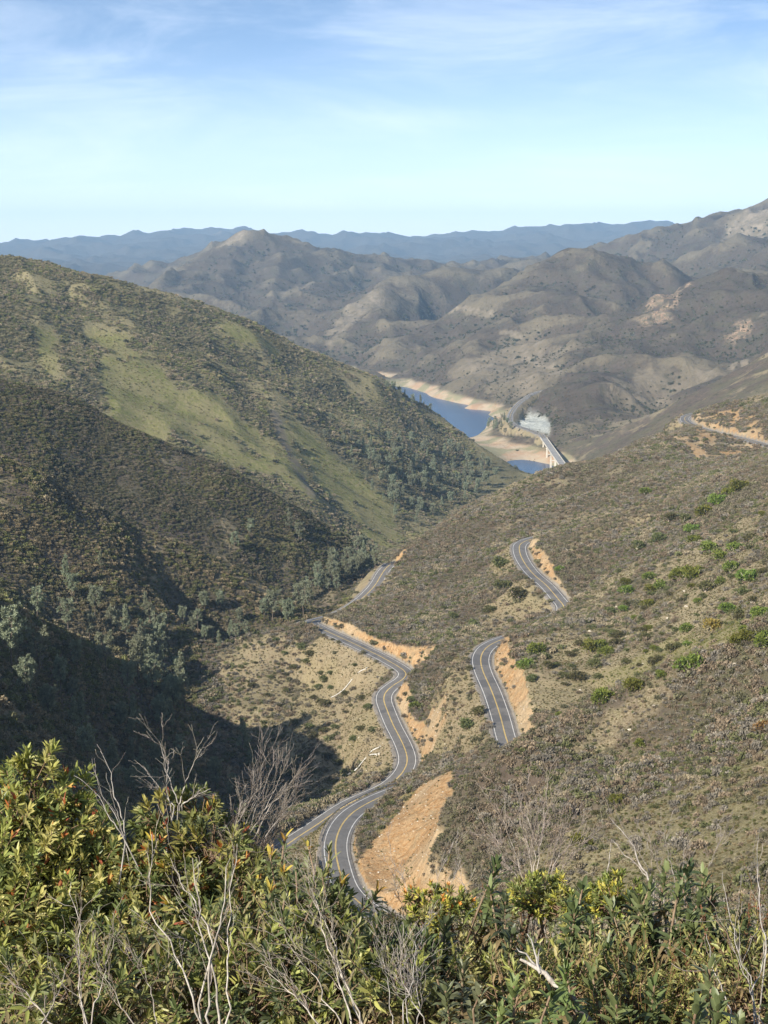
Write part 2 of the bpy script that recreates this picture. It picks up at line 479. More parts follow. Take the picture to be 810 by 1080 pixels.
def region(P, soft=0.0, seed=1, rough=0.25):
    """soft mask of a patch of ground outlined by survey points (photo x, y)"""
    V = np.array([ground(*p)[:2] for p in P])
    lo, hi = V.min(0), V.max(0)
    size = float(np.linalg.norm(hi - lo))
    m = (X > lo[0] - 0.1 * size) & (X < hi[0] + 0.1 * size) & (Y > lo[1] - 0.1 * size) & (Y < hi[1] + 0.1 * size)
    out = np.zeros_like(Z)
    if not m.any():
        return out
    x, y = X[m], Y[m]
    lam = size * 0.12
    x = x + lam * (soft + rough) * fbm(x, y, lam, 4, seed, 0.6)
    y = y + lam * (soft + rough) * fbm(x, y, lam, 4, seed + 9, 0.6)
    ins = np.zeros(len(x), bool)
    n = len(V)
    for k in range(n):
        x0, y0 = V[k]
        x1, y1 = V[(k + 1) % n]
        c = ((y0 > y) != (y1 > y)) & (x < (x1 - x0) * (y - y0) / (y1 - y0 + 1e-12) + x0)
        ins ^= c
    out[m] = ins
    i0, i1 = np.where(m.any(1))[0][[0, -1]]
    j0, j1 = np.where(m.any(0))[0][[0, -1]]
    s_ = out[i0:i1 + 1, j0:j1 + 1]
    for _ in range(3):
        q_ = np.pad(s_, 1, mode='edge')
        s_ = (q_[:-2, 1:-1] + q_[2:, 1:-1] + q_[1:-1, :-2] + q_[1:-1, 2:] + 2 * q_[1:-1, 1:-1]) / 6
    out[i0:i1 + 1, j0:j1 + 1] = s_
    return out


def boxblur(A, w, ax):
    c = np.cumsum(np.pad(A, [(w + 1, w) if q == ax else (0, 0) for q in range(2)], mode='edge'), axis=ax)
    return (np.take(c, np.arange(2 * w + 1, c.shape[ax]), axis=ax) - np.take(c, np.arange(0, c.shape[ax] - 2 * w - 1), axis=ax)) / (2 * w + 1)


CONC = np.clip((boxblur(boxblur(boxblur(Z, 22, 0), 22, 0), 7, 1) - Z) / (RRg * 0.0035), -1.5, 1.5)   # hollows positive, ribs negative
CONC *= sstep(900, 1600, RRg)
SLOPE = np.clip(np.sqrt(1 + (np.gradient(Z, axis=1) / np.gradient(RR)[None, :]) ** 2 + (np.gradient(Z, axis=0) / (RRg * np.gradient(PH)[:, None])) ** 2), 1, 2.6)

# ---- ground cover masks
GRASS = np.zeros_like(Z)
BARE = np.zeros_like(Z)
SHORE = np.zeros_like(Z)
ROCK = np.zeros_like(Z)
BR = np.clip(0.80 + 0.75 * fbm(X, Y, 48, 5, 201, 0.6) + 0.25 * fbm(X, Y, 220, 3, 203), 0.05, 1.0)
BR = np.where((RRg > 1240) & (RRg <= 2350) & (X < 0.1 * Y), np.clip(0.62 + 1.05 * fbm(X, Y, 95, 5, 211, 0.65) + 0.25 * CONC, 0.04, 1), BR)
BR = np.where(RRg > 2350, np.clip(0.80 + 0.55 * fbm(X, Y, 200, 5, 205, 0.7), 0.0, 1.0), BR)
BR = np.where(RRg > 2350, np.clip(BR + 0.25 * CONC - 0.20 * (1 - sstep(-290, -130, Z)) * (RRg < 4200), 0, 1), BR)
BR = np.where(RRg > 9000, 0.8, BR)
meadow = np.maximum.reduce([
    region([(88, 345), (130, 347), (165, 372), (150, 384), (185, 405), (235, 420), (268, 445), (300, 470), (330, 520), (345, 540), (300, 510), (240, 488), (170, 458), (104, 436), (104, 415), (120, 385)], 0.3, 11),
    region([(40, 345), (58, 340), (62, 395), (52, 402), (38, 380)], 0.4, 12),
    region([(228, 338), (262, 345), (300, 375), (295, 380), (258, 366), (232, 350)], 0.4, 13),
    region([(290, 440), (325, 450), (350, 475), (390, 505), (420, 540), (430, 572), (400, 580), (370, 545), (335, 515), (310, 480)], 0.5, 14),
    region([(176, 326), (193, 330), (191, 334), (180, 332)], 0.3, 15), region([(75, 308), (95, 318), (90, 322), (72, 314)], 0.5, 16),
    region([(130, 322), (150, 335), (146, 340), (128, 330)], 0.5, 17), region([(28, 302), (38, 305), (40, 318), (30, 316)], 0.5, 18)])
GRASS = np.maximum(GRASS, meadow)
GRASS = np.maximum(GRASS, 0.40 * ((RRg > 1240) & (RRg <= 2350) & (X < 0.1 * Y)))
BR = BR * (1 - meadow * (0.985 - 0.5 * (fbm(X, Y, 35, 3, 213) > 0.42)))
slope_open = np.maximum.reduce([
    region([(340, 672), (395, 705), (405, 740), (412, 780), (405, 815), (350, 850), (305, 850), (325, 800), (330, 760), (300, 720), (300, 690), (322, 665)], 0.4, 21),
    region([(225, 690), (300, 665), (322, 720), (330, 790), (310, 820), (270, 780), (225, 730)], 0.6, 22) * 0.62,
    region([(545, 612), (585, 640), (565, 650), (535, 662), (505, 672), (515, 640)], 0.4, 23),
    region([(500, 700), (515, 745), (522, 785), (490, 800), (470, 790), (485, 750)], 0.5, 24) * 0.8,
    region([(535, 575), (548, 600), (525, 625), (510, 640), (520, 600)], 0.6, 25) * 0.7,
    region([(590, 575), (640, 545), (700, 520), (700, 535), (640, 575), (605, 600)], 0.7, 26) * 0.8,
    region([(545, 735), (590, 690), (640, 700), (640, 725), (580, 755)], 0.8, 27) * 0.75,
    region([(350, 640), (400, 600), (412, 612), (385, 635)], 0.5, 28)])
BR = BR * (1 - slope_open * 0.78)
FILLZ = np.maximum(FILL, slope_open * 0.75)
rb = np.maximum.reduce([region([(660, 850), (812, 790), (850, 900), (812, 950), (640, 950), (590, 915), (620, 880)], 0.8, 31),
                        region([(560, 880), (640, 860), (620, 930), (540, 930)], 0.8, 32) * 0.6])
BR = BR * (1 - rb * 0.70)
GRASS = np.maximum(GRASS, rb * 0.28)
gs = region([(540, 760), (640, 722), (730, 690), (812, 655), (812, 640), (720, 672), (640, 700), (565, 740)], 0.6, 33)
BR *= 1 - gs * 0.85
GRASS = np.maximum(GRASS, gs * 0.5)
stony = region([(560, 680), (640, 620), (740, 560), (812, 540), (850, 640), (760, 665), (640, 725), (560, 750)], 0.6, 36)
BR *= 1 - stony * (0.45 + 0.45 * (fbm(X, Y, 22, 3, 219) > 0.05))
orange = region([(382, 945), (385, 905), (402, 865), (425, 838), (478, 812), (474, 835), (462, 870), (452, 915), (446, 950)], 0.15, 41)
CUT = np.maximum(CUT, orange)
og = region([(382, 890), (398, 865), (418, 838), (446, 826), (425, 848), (404, 878)], 0.3, 42)
GRASS = np.maximum(GRASS, og * 0.75)
CUT = CUT * (1 - og * 0.7)
sc = region([(712, 447), (722, 436), (745, 431), (775, 440), (815, 452), (815, 473), (790, 474), (762, 486), (746, 486), (740, 464), (718, 454)], 0.15, 43)
CUT = np.maximum(CUT, sc * 0.85 * (1 - ROADM) * (fbm(X, Y, 14, 3, 217) < 0.12))
bare_hill = np.maximum.reduce([region([(208, 274), (226, 262), (246, 246), (262, 241), (275, 246), (282, 258), (262, 262), (235, 272), (215, 280)], 0.3, 51),
                               region([(770, 245), (800, 222), (850, 210), (850, 232), (812, 238), (780, 246)], 0.4, 52)])
BARE = np.maximum(BARE, bare_hill)
BR *= 1 - bare_hill * 0.9
rocky = np.maximum.reduce([region([(672, 335), (690, 315), (712, 303), (718, 312), (705, 332), (690, 345), (675, 345)], 0.6, 53),
                           region([(765, 350), (790, 332), (795, 340), (775, 362), (765, 360)], 0.6, 54)])
ROCK = np.maximum(ROCK, rocky * (fbm(X, Y, 40, 3, 207) > -0.15))
BR *= 1 - ROCK * 0.7
talus = region([(543, 449), (550, 441), (558, 435), (566, 436), (576, 440), (581, 447), (580, 458), (566, 455), (553, 451)], 0.0, 55, 0.08)
pale = np.maximum.reduce([region([(540, 400), (570, 380), (600, 392), (560, 412), (545, 420)], 0.5, 56) * 0.7,
                          region([(480, 395), (560, 350), (605, 360), (590, 385), (530, 405)], 0.7, 57) * 0.55,
                          region([(340, 350), (372, 322), (395, 300), (405, 305), (385, 335), (350, 362)], 0.5, 58) * 0.7,
                          region([(640, 400), (720, 380), (740, 400), (690, 440), (660, 450)], 0.7, 59) * 0.6,
                          region([(255, 335), (285, 300), (300, 292), (300, 310), (275, 335)], 0.5, 60) * 0.7])
BARE = np.maximum(BARE, pale)
BR *= 1 - pale * 0.8
domeb = region([(548, 428), (590, 398), (625, 391), (660, 402), (640, 440), (600, 450), (585, 430)], 0.4, 61)
BR = np.maximum(BR, domeb * 0.95)
knobb = region([(700, 330), (722, 298), (766, 286), (812, 292), (850, 330), (760, 345), (700, 352)], 0.4, 62) * (1 - ROCK)
BR = np.maximum(BR, knobb * 0.92)
lk = lakeish & (Z < -296)
SHORE = np.where(lk & (Y > 2100), 1 - sstep(-309, -302, Z + 4 * fbm(X, Y, 70, 3, 209)), 0)
BR *= 1 - SHORE
TRACK = np.zeros_like(Z)
for tr in ([(592, 393), (578, 388), (565, 383), (556, 376), (550, 368), (549, 360), (543, 352), (530, 350)], [(475, 330), (482, 324), (492, 326), (505, 330), (520, 331)],
           [(736, 405), (760, 394), (785, 382), (812, 372)], [(290, 436), (298, 462), (312, 490), (328, 522)]):
    C = catmull([ground(*p) for p in tr], 6.0)
    idx, d, zr = road_near(C, 30)
    TRACK[idx] = np.maximum(TRACK[idx], 1 - sstep(4, 9, d))
BARE = np.maximum(BARE, TRACK * 0.9)
BR *= 1 - TRACK * 0.9
veg = (fbm(X, Y, 7, 3, 215) > 0.30) * 0.5 * (1 - orange)
BR *= (1 - np.clip(CUT, 0, 1) * (1 - veg)) * (1 - 0.7 * FILL) * (1 - ROADM)
ROADM = np.maximum(ROADM, region([(428, 826), (440, 802), (447, 814), (440, 829)], 0.1, 71))
ROADM = np.maximum(ROADM, region([(304, 659), (315, 652), (334, 651), (326, 658), (316, 663)], 0.1, 72))
TAL = talus
gap = region([(285, 920), (315, 880), (345, 858), (385, 840), (402, 836), (376, 858), (356, 880), (344, 905), (335, 940), (300, 950)], 0.0, 73, 0.08)
BR *= 1 - gap * 0.93
BR *= 1 - TAL * 0.97


# ------------------------------------------------------------------ mesh helpers
def mesh_from(name, V, faces, smooth=True):
    """V (n,3); faces: list of (m,3) / (m,4) int arrays"""
    me = bpy.data.meshes.new(name)
    V = np.asarray(V, np.float32)
    me.vertices.add(len(V))
    me.vertices.foreach_set('co', V.ravel())
    fl = [np.asarray(f, np.int32) for f in faces if len(f)]
    loops = np.concatenate([f.ravel() for f in fl])
    sizes = np.concatenate([np.full(len(f), f.shape[1], np.int32) for f in fl])
    starts = np.r_[0, np.cumsum(sizes)[:-1]].astype(np.int32)
    me.loops.add(len(loops))
    me.loops.foreach_set('vertex_index', loops)
    me.polygons.add(len(sizes))
    me.polygons.foreach_set('loop_start', starts)
    me.polygons.foreach_set('use_smooth', np.full(len(sizes), smooth, bool))
    me.update(calc_edges=True)
    return me


def fattr(me, name, vals):
    a = me.attributes.new(name, 'FLOAT', 'POINT')
    a.data.foreach_set('value', np.asarray(vals, np.float32).ravel())


def cattr(me, name, cols):
    a = me.attributes.new(name, 'FLOAT_COLOR', 'POINT')
    c = np.asarray(cols, np.float32)
    if c.shape[1] == 3:
        c = np.c_[c, np.ones(len(c), np.float32)]
    a.data.foreach_set('color', c.ravel())


def tag(o, label=None, cat=None, group=None, kind=None):
    if label:
        o['label'] = label
    if cat:
        o['category'] = cat
    if group:
        o['group'] = group
    if kind:
        o['kind'] = kind
    return o


def obj(name, me, mat=None, parent=None, loc=None):
    o = bpy.data.objects.new(name, me)
    if mat is not None and not me.materials:
        for m in (mat if isinstance(mat, (list, tuple)) else [mat]):
            me.materials.append(m)
    col.objects.link(o)
    if parent is not None:
        o.parent = parent
    if loc is not None:
        o.location = loc
    return o


def empty(name, loc, rz=0.0, s=1.0):
    o = bpy.data.objects.new(name, None)
    o.empty_display_size = 0.3
    col.objects.link(o)
    o.location = loc
    o.rotation_euler = (0, 0, rz)
    o.scale = (s, s, s)
    return o


class MB:
    """collects pieces of one mesh"""

    def __init__(self):
        self.v, self.f3, self.f4, self.c, self.n = [], [], [], [], 0

    def add(self, V, f3=None, f4=None, c=None):
        V = np.asarray(V, float)
        self.v.append(V)
        if f3 is not None and len(f3):
            self.f3.append(np.asarray(f3) + self.n)
        if f4 is not None and len(f4):
            self.f4.append(np.asarray(f4) + self.n)
        if c is None:
            c = (1, 1, 1)
        c = np.asarray(c, float)
        if c.ndim == 1:
            c = np.tile(c, (len(V), 1))
        self.c.append(c)
        self.n += len(V)

    def box(self, cx, cy, cz_, sx, sy, sz, c=None, rot=None):
        s = np.array([[-1, -1, -1], [1, -1, -1], [1, 1, -1], [-1, 1, -1], [-1, -1, 1], [1, -1, 1], [1, 1, 1], [-1, 1, 1]]) * 0.5 * [sx, sy, sz]
        if rot is not None:
            s = s @ rot.T
        self.add(s + [cx, cy, cz_], f4=[(0, 3, 2, 1), (4, 5, 6, 7), (0, 1, 5, 4), (1, 2, 6, 5), (2, 3, 7, 6), (3, 0, 4, 7)], c=c)

    def tube(self, P, r, n=5, c=None):
        P = np.asarray(P, float)
        m = len(P)
        r = np.broadcast_to(np.asarray(r, float), (m,))
        tg = np.gradient(P, axis=0)
        tg /= np.linalg.norm(tg, axis=1)[:, None] + 1e-12
        ref = np.array([0.31, 0.17, 0.93]) if abs(tg[0] @ np.array([0.31, 0.17, 0.93])) < 0.9 else np.array([1.0, 0.1, 0])
        b1 = np.cross(tg, ref)
        b1 /= np.linalg.norm(b1, axis=1)[:, None] + 1e-12
        b2 = np.cross(tg, b1)
        a = np.linspace(0, 2 * math.pi, n, endpoint=False)
        V = P[:, None] + r[:, None, None] * (np.cos(a)[None, :, None] * b1[:, None] + np.sin(a)[None, :, None] * b2[:, None])
        q = []
        for i in range(m - 1):
            for k in range(n):
                q.append((i * n + k, i * n + (k + 1) % n, (i + 1) * n + (k + 1) % n, (i + 1) * n + k))
        t = [((m - 1) * n + k, (m - 1) * n + (k + 1) % n, m * n) for k in range(n)]
        V = np.vstack([V.reshape(-1, 3), P[-1] + tg[-1] * r[-1]])
        if c is not None:
            c = np.asarray(c, float)
            if c.ndim == 2:
                c = np.vstack([np.repeat(c, n, axis=0), c[-1:]])
        self.add(V, f3=t, f4=q, c=c)

    def leaves(self, base, d, nrm, L, Wd, droop, c, fold=0.35):
        """folded six-face leaves"""
        N = len(base)
        d = d / (np.linalg.norm(d, axis=1)[:, None] + 1e-9)
        s = np.cross(d, nrm)
        s /= np.linalg.norm(s, axis=1)[:, None] + 1e-9
        n2 = np.cross(s, d)
        L, Wd, droop = L[:, None], Wd[:, None], droop[:, None]
        dn = np.array([0, 0, -1.0])

        def pt(u, v, w):
            return base + d * L * u + s * Wd * v + n2 * Wd * w + dn * droop * L * u * u
        f = fold
        V = np.stack([pt(0, 0, 0), pt(.38, -.5, f * .5), pt(.38, 0, 0), pt(.38, .5, f * .5), pt(.74, -.38, f * .4), pt(.74, 0, 0), pt(.74, .38, f * .4), pt(1, 0, 0)], 1).reshape(-1, 3)
        o = (np.arange(N) * 8)[:, None]
        f3 = np.concatenate([o + np.array([0, 2, 1]), o + np.array([0, 3, 2]), o + np.array([4, 5, 7]), o + np.array([5, 6, 7])])
        f4 = np.concatenate([o + np.array([1, 2, 5, 4]), o + np.array([2, 3, 6, 5])])
        self.add(V, f3=f3, f4=f4, c=np.repeat(c, 8, axis=0))

    def quads(self, P, d, s, L, Wd, c):
        """small pointed blades"""
        N = len(P)
        d = d / (np.linalg.norm(d, axis=1)[:, None] + 1e-9)
        s = np.cross(d, s)
        s /= np.linalg.norm(s, axis=1)[:, None] + 1e-9
        L, Wd = L[:, None], Wd[:, None]
        V = np.stack([P, P + d * L * .5 - s * Wd * .5, P + d * L, P + d * L * .5 + s * Wd * .5], 1).reshape(-1, 3)
        o = (np.arange(N) * 4)[:, None]
        self.add(V, f4=o + np.array([0, 1, 2, 3]), c=np.repeat(c, 4, axis=0))

    def build(self, name, mat=None, parent=None, smooth=False, loc=None):
        me = self.mesh(name, smooth)
        return obj(name, me, mat, parent, loc)

    def mesh(self, name, smooth=False):
        V = np.vstack(self.v)
        fs = []
        if self.f3:
            fs.append(np.vstack(self.f3))
        if self.f4:
            fs.append(np.vstack(self.f4))
        me = mesh_from(name, V, fs, smooth)
        cattr(me, 'col', np.vstack(self.c))
        return me


# ------------------------------------------------------------------ materials
def new_mat(name):
    m = bpy.data.materials.new(name)
    m.use_nodes = True
    nt = m.node_tree
    for n in list(nt.nodes):
        nt.nodes.remove(n)
    out = nt.nodes.new('ShaderNodeOutputMaterial')
    return m, nt, out


class NB:
    def __init__(self, nt):
        self.nt = nt

    def n(self, kind, **kw):
        nd = self.nt.nodes.new(kind)
        for k, v in kw.items():
            setattr(nd, k, v)
        return nd

    def link(self, a, b):
        self.nt.links.new(a, b)

    def val(self, sock, v):
        if hasattr(v, 'is_linked') or isinstance(v, bpy.types.NodeSocket):
            self.link(v, sock)
        else:
            if isinstance(v, tuple) and len(v) == 3 and sock.type == 'RGBA':
                v = (*v, 1)
            sock.default_value = v

    def math(self, op, a, b=0.0, c=None, clamp=False):
        nd = self.n('ShaderNodeMath', operation=op, use_clamp=clamp)
        self.val(nd.inputs[0], a)
        self.val(nd.inputs[1], b)
        if c is not None:
            self.val(nd.inputs[2], c)
        return nd.outputs[0]

    def mix(self, f, a, b, mode='MIX'):
        nd = self.n('ShaderNodeMix', data_type='RGBA', blend_type=mode)
        self.val(nd.inputs[0], f)
        self.val(nd.inputs[6], a)
        self.val(nd.inputs[7], b)
        return nd.outputs[2]

    def noise(self, vec, scale, detail=4, rough=0.55, dist=0.0):
        nd = self.n('ShaderNodeTexNoise')
        if vec is not None:
            self.link(vec, nd.inputs['Vector'])
        nd.inputs['Scale'].default_value = scale
        nd.inputs['Detail'].default_value = detail
        nd.inputs['Roughness'].default_value = rough
        nd.inputs['Distortion'].default_value = dist
        return nd.outputs[0]

    def ramp(self, f, a, b, lo=0.0, hi=1.0):
        nd = self.n('ShaderNodeMapRange', interpolation_type='SMOOTHSTEP')
        self.val(nd.inputs[0], f)
        nd.inputs[1].default_value = a
        nd.inputs[2].default_value = b
        nd.inputs[3].default_value = lo
        nd.inputs[4].default_value = hi
        return nd.outputs[0]

    def attr(self, name, kind='GEOMETRY', out='Fac'):
        nd = self.n('ShaderNodeAttribute', attribute_name=name, attribute_type=kind)
        return nd.outputs[out]

    def pos(self):
        return self.n('ShaderNodeNewGeometry').outputs['Position']


def principled(b, out, color, rough=0.9, spec=0.1, normal=None):
    p = b.n('ShaderNodeBsdfPrincipled')
    b.val(p.inputs['Base Color'], color)
    b.val(p.inputs['Roughness'], rough)
    p.inputs['Specular IOR Level'].default_value = spec
    if normal is not None:
        b.link(normal, p.inputs['Normal'])
    b.link(p.outputs[0], out.inputs[0])
    return p


def make_terrain_mat():
    m, nt, out = new_mat('hillside')
    b = NB(nt)
    P = b.pos()
    n_big = b.noise(P, 0.004, 5)
    n_mid = b.noise(P, 0.03, 5)
    n_sm = b.noise(P, 0.25, 5, 0.65)
    n_fine = b.noise(P, 1.7, 4, 0.7)
    dry = b.mix(b.ramp(n_mid, 0.35, 0.65), (0.215, 0.170, 0.105), (0.300, 0.245, 0.150))
    dry = b.mix(b.ramp(n_sm, 0.40, 0.68), dry, (0.185, 0.165, 0.085))
    dry = b.mix(b.math('MULTIPLY', b.ramp(n_fine, 0.48, 0.66), 0.7), dry, (0.37, 0.32, 0.22))
    dry = b.mix(b.math('MULTIPLY', b.ramp(n_fine, 0.50, 0.36), 0.7), dry, (0.11, 0.09, 0.055))
    # brush seen from afar: dark grey brown cover broken by soil
    brush = b.mix(b.ramp(n_sm, 0.38, 0.62), (0.062, 0.049, 0.040), (0.105, 0.080, 0.066))
    brush = b.mix(b.ramp(n_mid, 0.4, 0.62), brush, (0.085, 0.078, 0.050))
    br = b.attr('brush')
    brn = b.math('ADD', br, b.math('MULTIPLY', b.math('SUBTRACT', b.noise(P, 0.06, 6, 0.7), 0.5), 1.1))
    far = b.ramp(b.n('ShaderNodeVectorMath', operation='LENGTH').outputs[1], 0, 1) if False else b.attr('far')
    brush = b.mix(b.math('MULTIPLY', far, b.ramp(b.noise(P, 0.010, 5, 0.65), 0.42, 0.60)), brush, (0.078, 0.060, 0.044))
    dry = b.mix(b.math('MULTIPLY', far, 0.8), dry, (0.108, 0.091, 0.064))
    speck = b.noise(P, 0.16, 5, 0.75)
    brush = b.mix(b.ramp(speck, 0.54, 0.66), brush, (0.118, 0.096, 0.072))
    brush = b.mix(b.math('MULTIPLY', far, 0.35), brush, (0.040, 0.034, 0.028))
    brush = b.mix(b.ramp(speck, 0.44, 0.36), brush, (0.038, 0.036, 0.024))
    dry = b.mix(b.math('MULTIPLY', b.ramp(speck, 0.46, 0.38), 0.8), dry, (0.085, 0.075, 0.045))
    c = b.mix(b.math('MULTIPLY', b.ramp(brn, 0.30, 0.70), 0.9), dry, brush)
    green = b.mix(b.ramp(n_mid, 0.35, 0.65), (0.165, 0.170, 0.052), (0.225, 0.205, 0.090))
    green = b.mix(b.math('MULTIPLY', b.ramp(n_sm, 0.42, 0.66), 0.75), green, (0.27, 0.225, 0.125))
    green = b.mix(b.math('MULTIPLY', b.ramp(b.noise(P, 0.12, 6, 0.75), 0.45, 0.36), 0.7), green, (0.12, 0.105, 0.05))
    c = b.mix(b.attr('grass'), c, green)
    fillc = b.mix(b.ramp(n_sm, 0.35, 0.65), (0.25, 0.195, 0.118), (0.32, 0.26, 0.165))
    fillc = b.mix(b.math('MULTIPLY', b.ramp(n_fine, 0.48, 0.62), 0.8), fillc, (0.17, 0.14, 0.08))
    fillc = b.mix(b.math('MULTIPLY', b.ramp(n_mid, 0.42, 0.6), 0.5), fillc, (0.22, 0.19, 0.10))
    c = b.mix(b.math('MULTIPLY', b.attr('fill'), 0.9), c, fillc)
    pale = b.mix(b.ramp(n_mid, 0.35, 0.65), (0.165, 0.135, 0.098), (0.235, 0.195, 0.145))
    c = b.mix(b.math('MULTIPLY', b.attr('bare'), b.ramp(b.noise(P, 0.045, 7, 0.75), 0.38, 0.60)), c, pale)
    rk = b.mix(b.ramp(n_sm, 0.4, 0.6), (0.25, 0.155, 0.10), (0.31, 0.23, 0.16))
    c = b.mix(b.math('MULTIPLY', b.attr('rock'), b.ramp(b.noise(P, 0.10, 6, 0.75), 0.46, 0.56)), c, rk)
    # cut banks: orange weathered earth with pale streaks running down
    st = b.n('ShaderNodeMapping')
    b.link(P, st.inputs[0])
    st.inputs['Scale'].default_value = (1, 1, 0.25)
    streak = b.noise(st.outputs[0], 0.55, 6, 0.7, 0.6)
    cutc = b.mix(b.ramp(streak, 0.36, 0.64), (0.31, 0.175, 0.075), (0.44, 0.30, 0.165))
    cutc = b.mix(b.ramp(n_mid, 0.45, 0.66), cutc, (0.42, 0.315, 0.195))
    cutc = b.mix(b.math('MULTIPLY', b.ramp(n_fine, 0.50, 0.66), 0.8), cutc, (0.22, 0.145, 0.07))
    cutc = b.mix(b.math('MULTIPLY', b.ramp(b.noise(st.outputs[0], 0.22, 6, 0.75, 1.0), 0.50, 0.62), 0.55), cutc, (0.25, 0.20, 0.12))
    c = b.mix(b.attr('cut'), c, cutc)
    shc = b.mix(b.ramp(n_mid, 0.35, 0.62), (0.36, 0.24, 0.15), (0.38, 0.31, 0.22))
    shc = b.mix(b.ramp(b.noise(P, 0.016, 4), 0.47, 0.58), shc, (0.24, 0.22, 0.13))
    c = b.mix(b.attr('shore'), c, shc)
    tal = b.mix(b.ramp(n_sm, 0.4, 0.62), (0.27, 0.28, 0.25), (0.43, 0.44, 0.40))
    c = b.mix(b.math('MULTIPLY', b.attr('talus'), b.ramp(b.noise(P, 0.13, 6, 0.75), 0.33, 0.42)), c, tal)
    grav = b.mix(b.ramp(n_fine, 0.4, 0.6), (0.21, 0.19, 0.165), (0.28, 0.25, 0.21))
    c = b.mix(b.attr('verge'), c, grav)
    bump = b.n('ShaderNodeBump')
    bump.inputs['Strength'].default_value = 0.9
    bump.inputs['Distance'].default_value = 2.2
    h = b.math('ADD', b.noise(P, 0.11, 9, 0.72), b.math('MULTIPLY', streak, 0.45))
    h = b.math('ADD', h, b.math('MULTIPLY', b.math('MULTIPLY', far, 5.0), b.noise(P, 0.016, 6, 0.62, 0.8)))
    b.link(h, bump.inputs['Height'])
    principled(b, out, c, 0.95, 0.05, bump.outputs[0])
    return m


def make_leaf_mat(name, tint_attr=None, transl=0.25, spec=0.15, rough=0.6, rnd=0.0):
    """colour comes from the vertex colour of each leaf, times the plant's own tint"""
    m, nt, out = new_mat(name)
    b = NB(nt)
    c = b.attr('col', 'GEOMETRY', 'Color')
    if tint_attr:
        t = b.attr(tint_attr, 'INSTANCER', 'Color')
        c = b.mix(1.0, c, t, 'MULTIPLY')
    if rnd:
        oi = b.n('ShaderNodeObjectInfo').outputs['Random']
        hs = b.n('ShaderNodeHueSaturation')
        b.link(b.ramp(oi, 0, 1, 0.5 - 0.035 * rnd, 0.5 + 0.03 * rnd), hs.inputs['Hue'])
        b.link(b.math('MULTIPLY_ADD', oi, 0.5 * rnd, 1 - 0.25 * rnd), hs.inputs['Value'])
        b.link(c, hs.inputs['Color'])
        c = hs.outputs[0]
    p = b.n('ShaderNodeBsdfPrincipled')
    b.link(c, p.inputs['Base Color'])
    p.inputs['Roughness'].default_value = rough
    p.inputs['Specular IOR Level'].default_value = spec
    tr = b.n('ShaderNodeBsdfTranslucent')
    b.link(b.mix(1.0, c, (1.25, 1.2, 0.7), 'MULTIPLY'), tr.inputs[0])
    mx = b.n('ShaderNodeMixShader')
    mx.inputs[0].default_value = transl
    b.link(p.outputs[0], mx.inputs[1])
    b.link(tr.outputs[0], mx.inputs[2])
    b.link(mx.outputs[0], out.inputs[0])
    return m


def make_bark_mat(name, a, c2, scale=30):
    m, nt, out = new_mat(name)
    b = NB(nt)
    tc = b.n('ShaderNodeTexCoord').outputs['Object']
    mp = b.n('ShaderNodeMapping')
    b.link(tc, mp.inputs[0])
    mp.inputs['Scale'].default_value = (1, 1, 0.3)
    n = b.noise(mp.outputs[0], scale, 5, 0.65)
    cc = b.mix(b.ramp(n, 0.35, 0.65), a, c2)
    cc = b.mix(1.0, cc, b.attr('col', 'GEOMETRY', 'Color'), 'MULTIPLY')
    bp = b.n('ShaderNodeBump')
    bp.inputs['Strength'].default_value = 0.4
    bp.inputs['Distance'].default_value = 0.01
    b.link(n, bp.inputs['Height'])
    principled(b, out, cc, 0.85, 0.15, bp.outputs[0])
    return m


def make_road_mat():
    m, nt, out = new_mat('asphalt_road')
    b = NB(nt)
    P = b.pos()
    ac = b.attr('across')
    ab = b.math('ABSOLUTE', ac)
    n1 = b.noise(P, 0.35, 5)
    n2 = b.noise(P, 6.0, 4, 0.7)
    asp = b.mix(b.ramp(n1, 0.3, 0.7), (0.112, 0.106, 0.099), (0.152, 0.144, 0.134))
    asp = b.mix(b.math('MULTIPLY', b.ramp(n2, 0.4, 0.7), 0.4), asp, (0.16, 0.155, 0.15))
    # wheel tracks polished lighter, lane centres with oil
    wt = b.ramp(b.math('ABSOLUTE', b.math('SUBTRACT', b.math('ABSOLUTE', b.math('SUBTRACT', ab, 1.75)), 0.8)), 0.0, 0.5, 0.35, 0.0)
    asp = b.mix(wt, asp, (0.15, 0.148, 0.145))
    patch = b.ramp(b.noise(P, 0.09, 3, 0.5), 0.56, 0.60)
    asp = b.mix(b.math('MULTIPLY', patch, 0.6), asp, (0.075, 0.075, 0.078))
    crk = b.noise(P, 0.9, 6, 0.8, 1.5)
    asp = b.mix(b.math('MULTIPLY', b.ramp(b.math('ABSOLUTE', b.math('SUBTRACT', crk, 0.5)), 0.02, 0.0), 0.5), asp, (0.05, 0.05, 0.05))
    sh = b.ramp(b.math('ADD', ab, b.math('MULTIPLY', b.math('SUBTRACT', n1, 0.5), 0.8)), 4.1, 4.6)
    asp = b.mix(sh, asp, (0.24, 0.21, 0.17))
    wear = b.ramp(b.math('ADD', n2, b.math('MULTIPLY', n1, 0.6)), 0.55, 0.85, 0.35, 0.95)
    wl = b.math('LESS_THAN', b.math('ABSOLUTE', b.math('SUBTRACT', ab, 3.45)), 0.115)
    yl = b.math('MULTIPLY', b.math('LESS_THAN', ab, 0.20), b.math('GREATER_THAN', ab, 0.05))
    c = b.mix(b.math('MULTIPLY', wl, wear), asp, (0.62, 0.61, 0.58))
    c = b.mix(b.math('MULTIPLY', yl, wear), c, (0.66, 0.46, 0.12))
    principled(b, out, c, 0.85, 0.3)
    return m


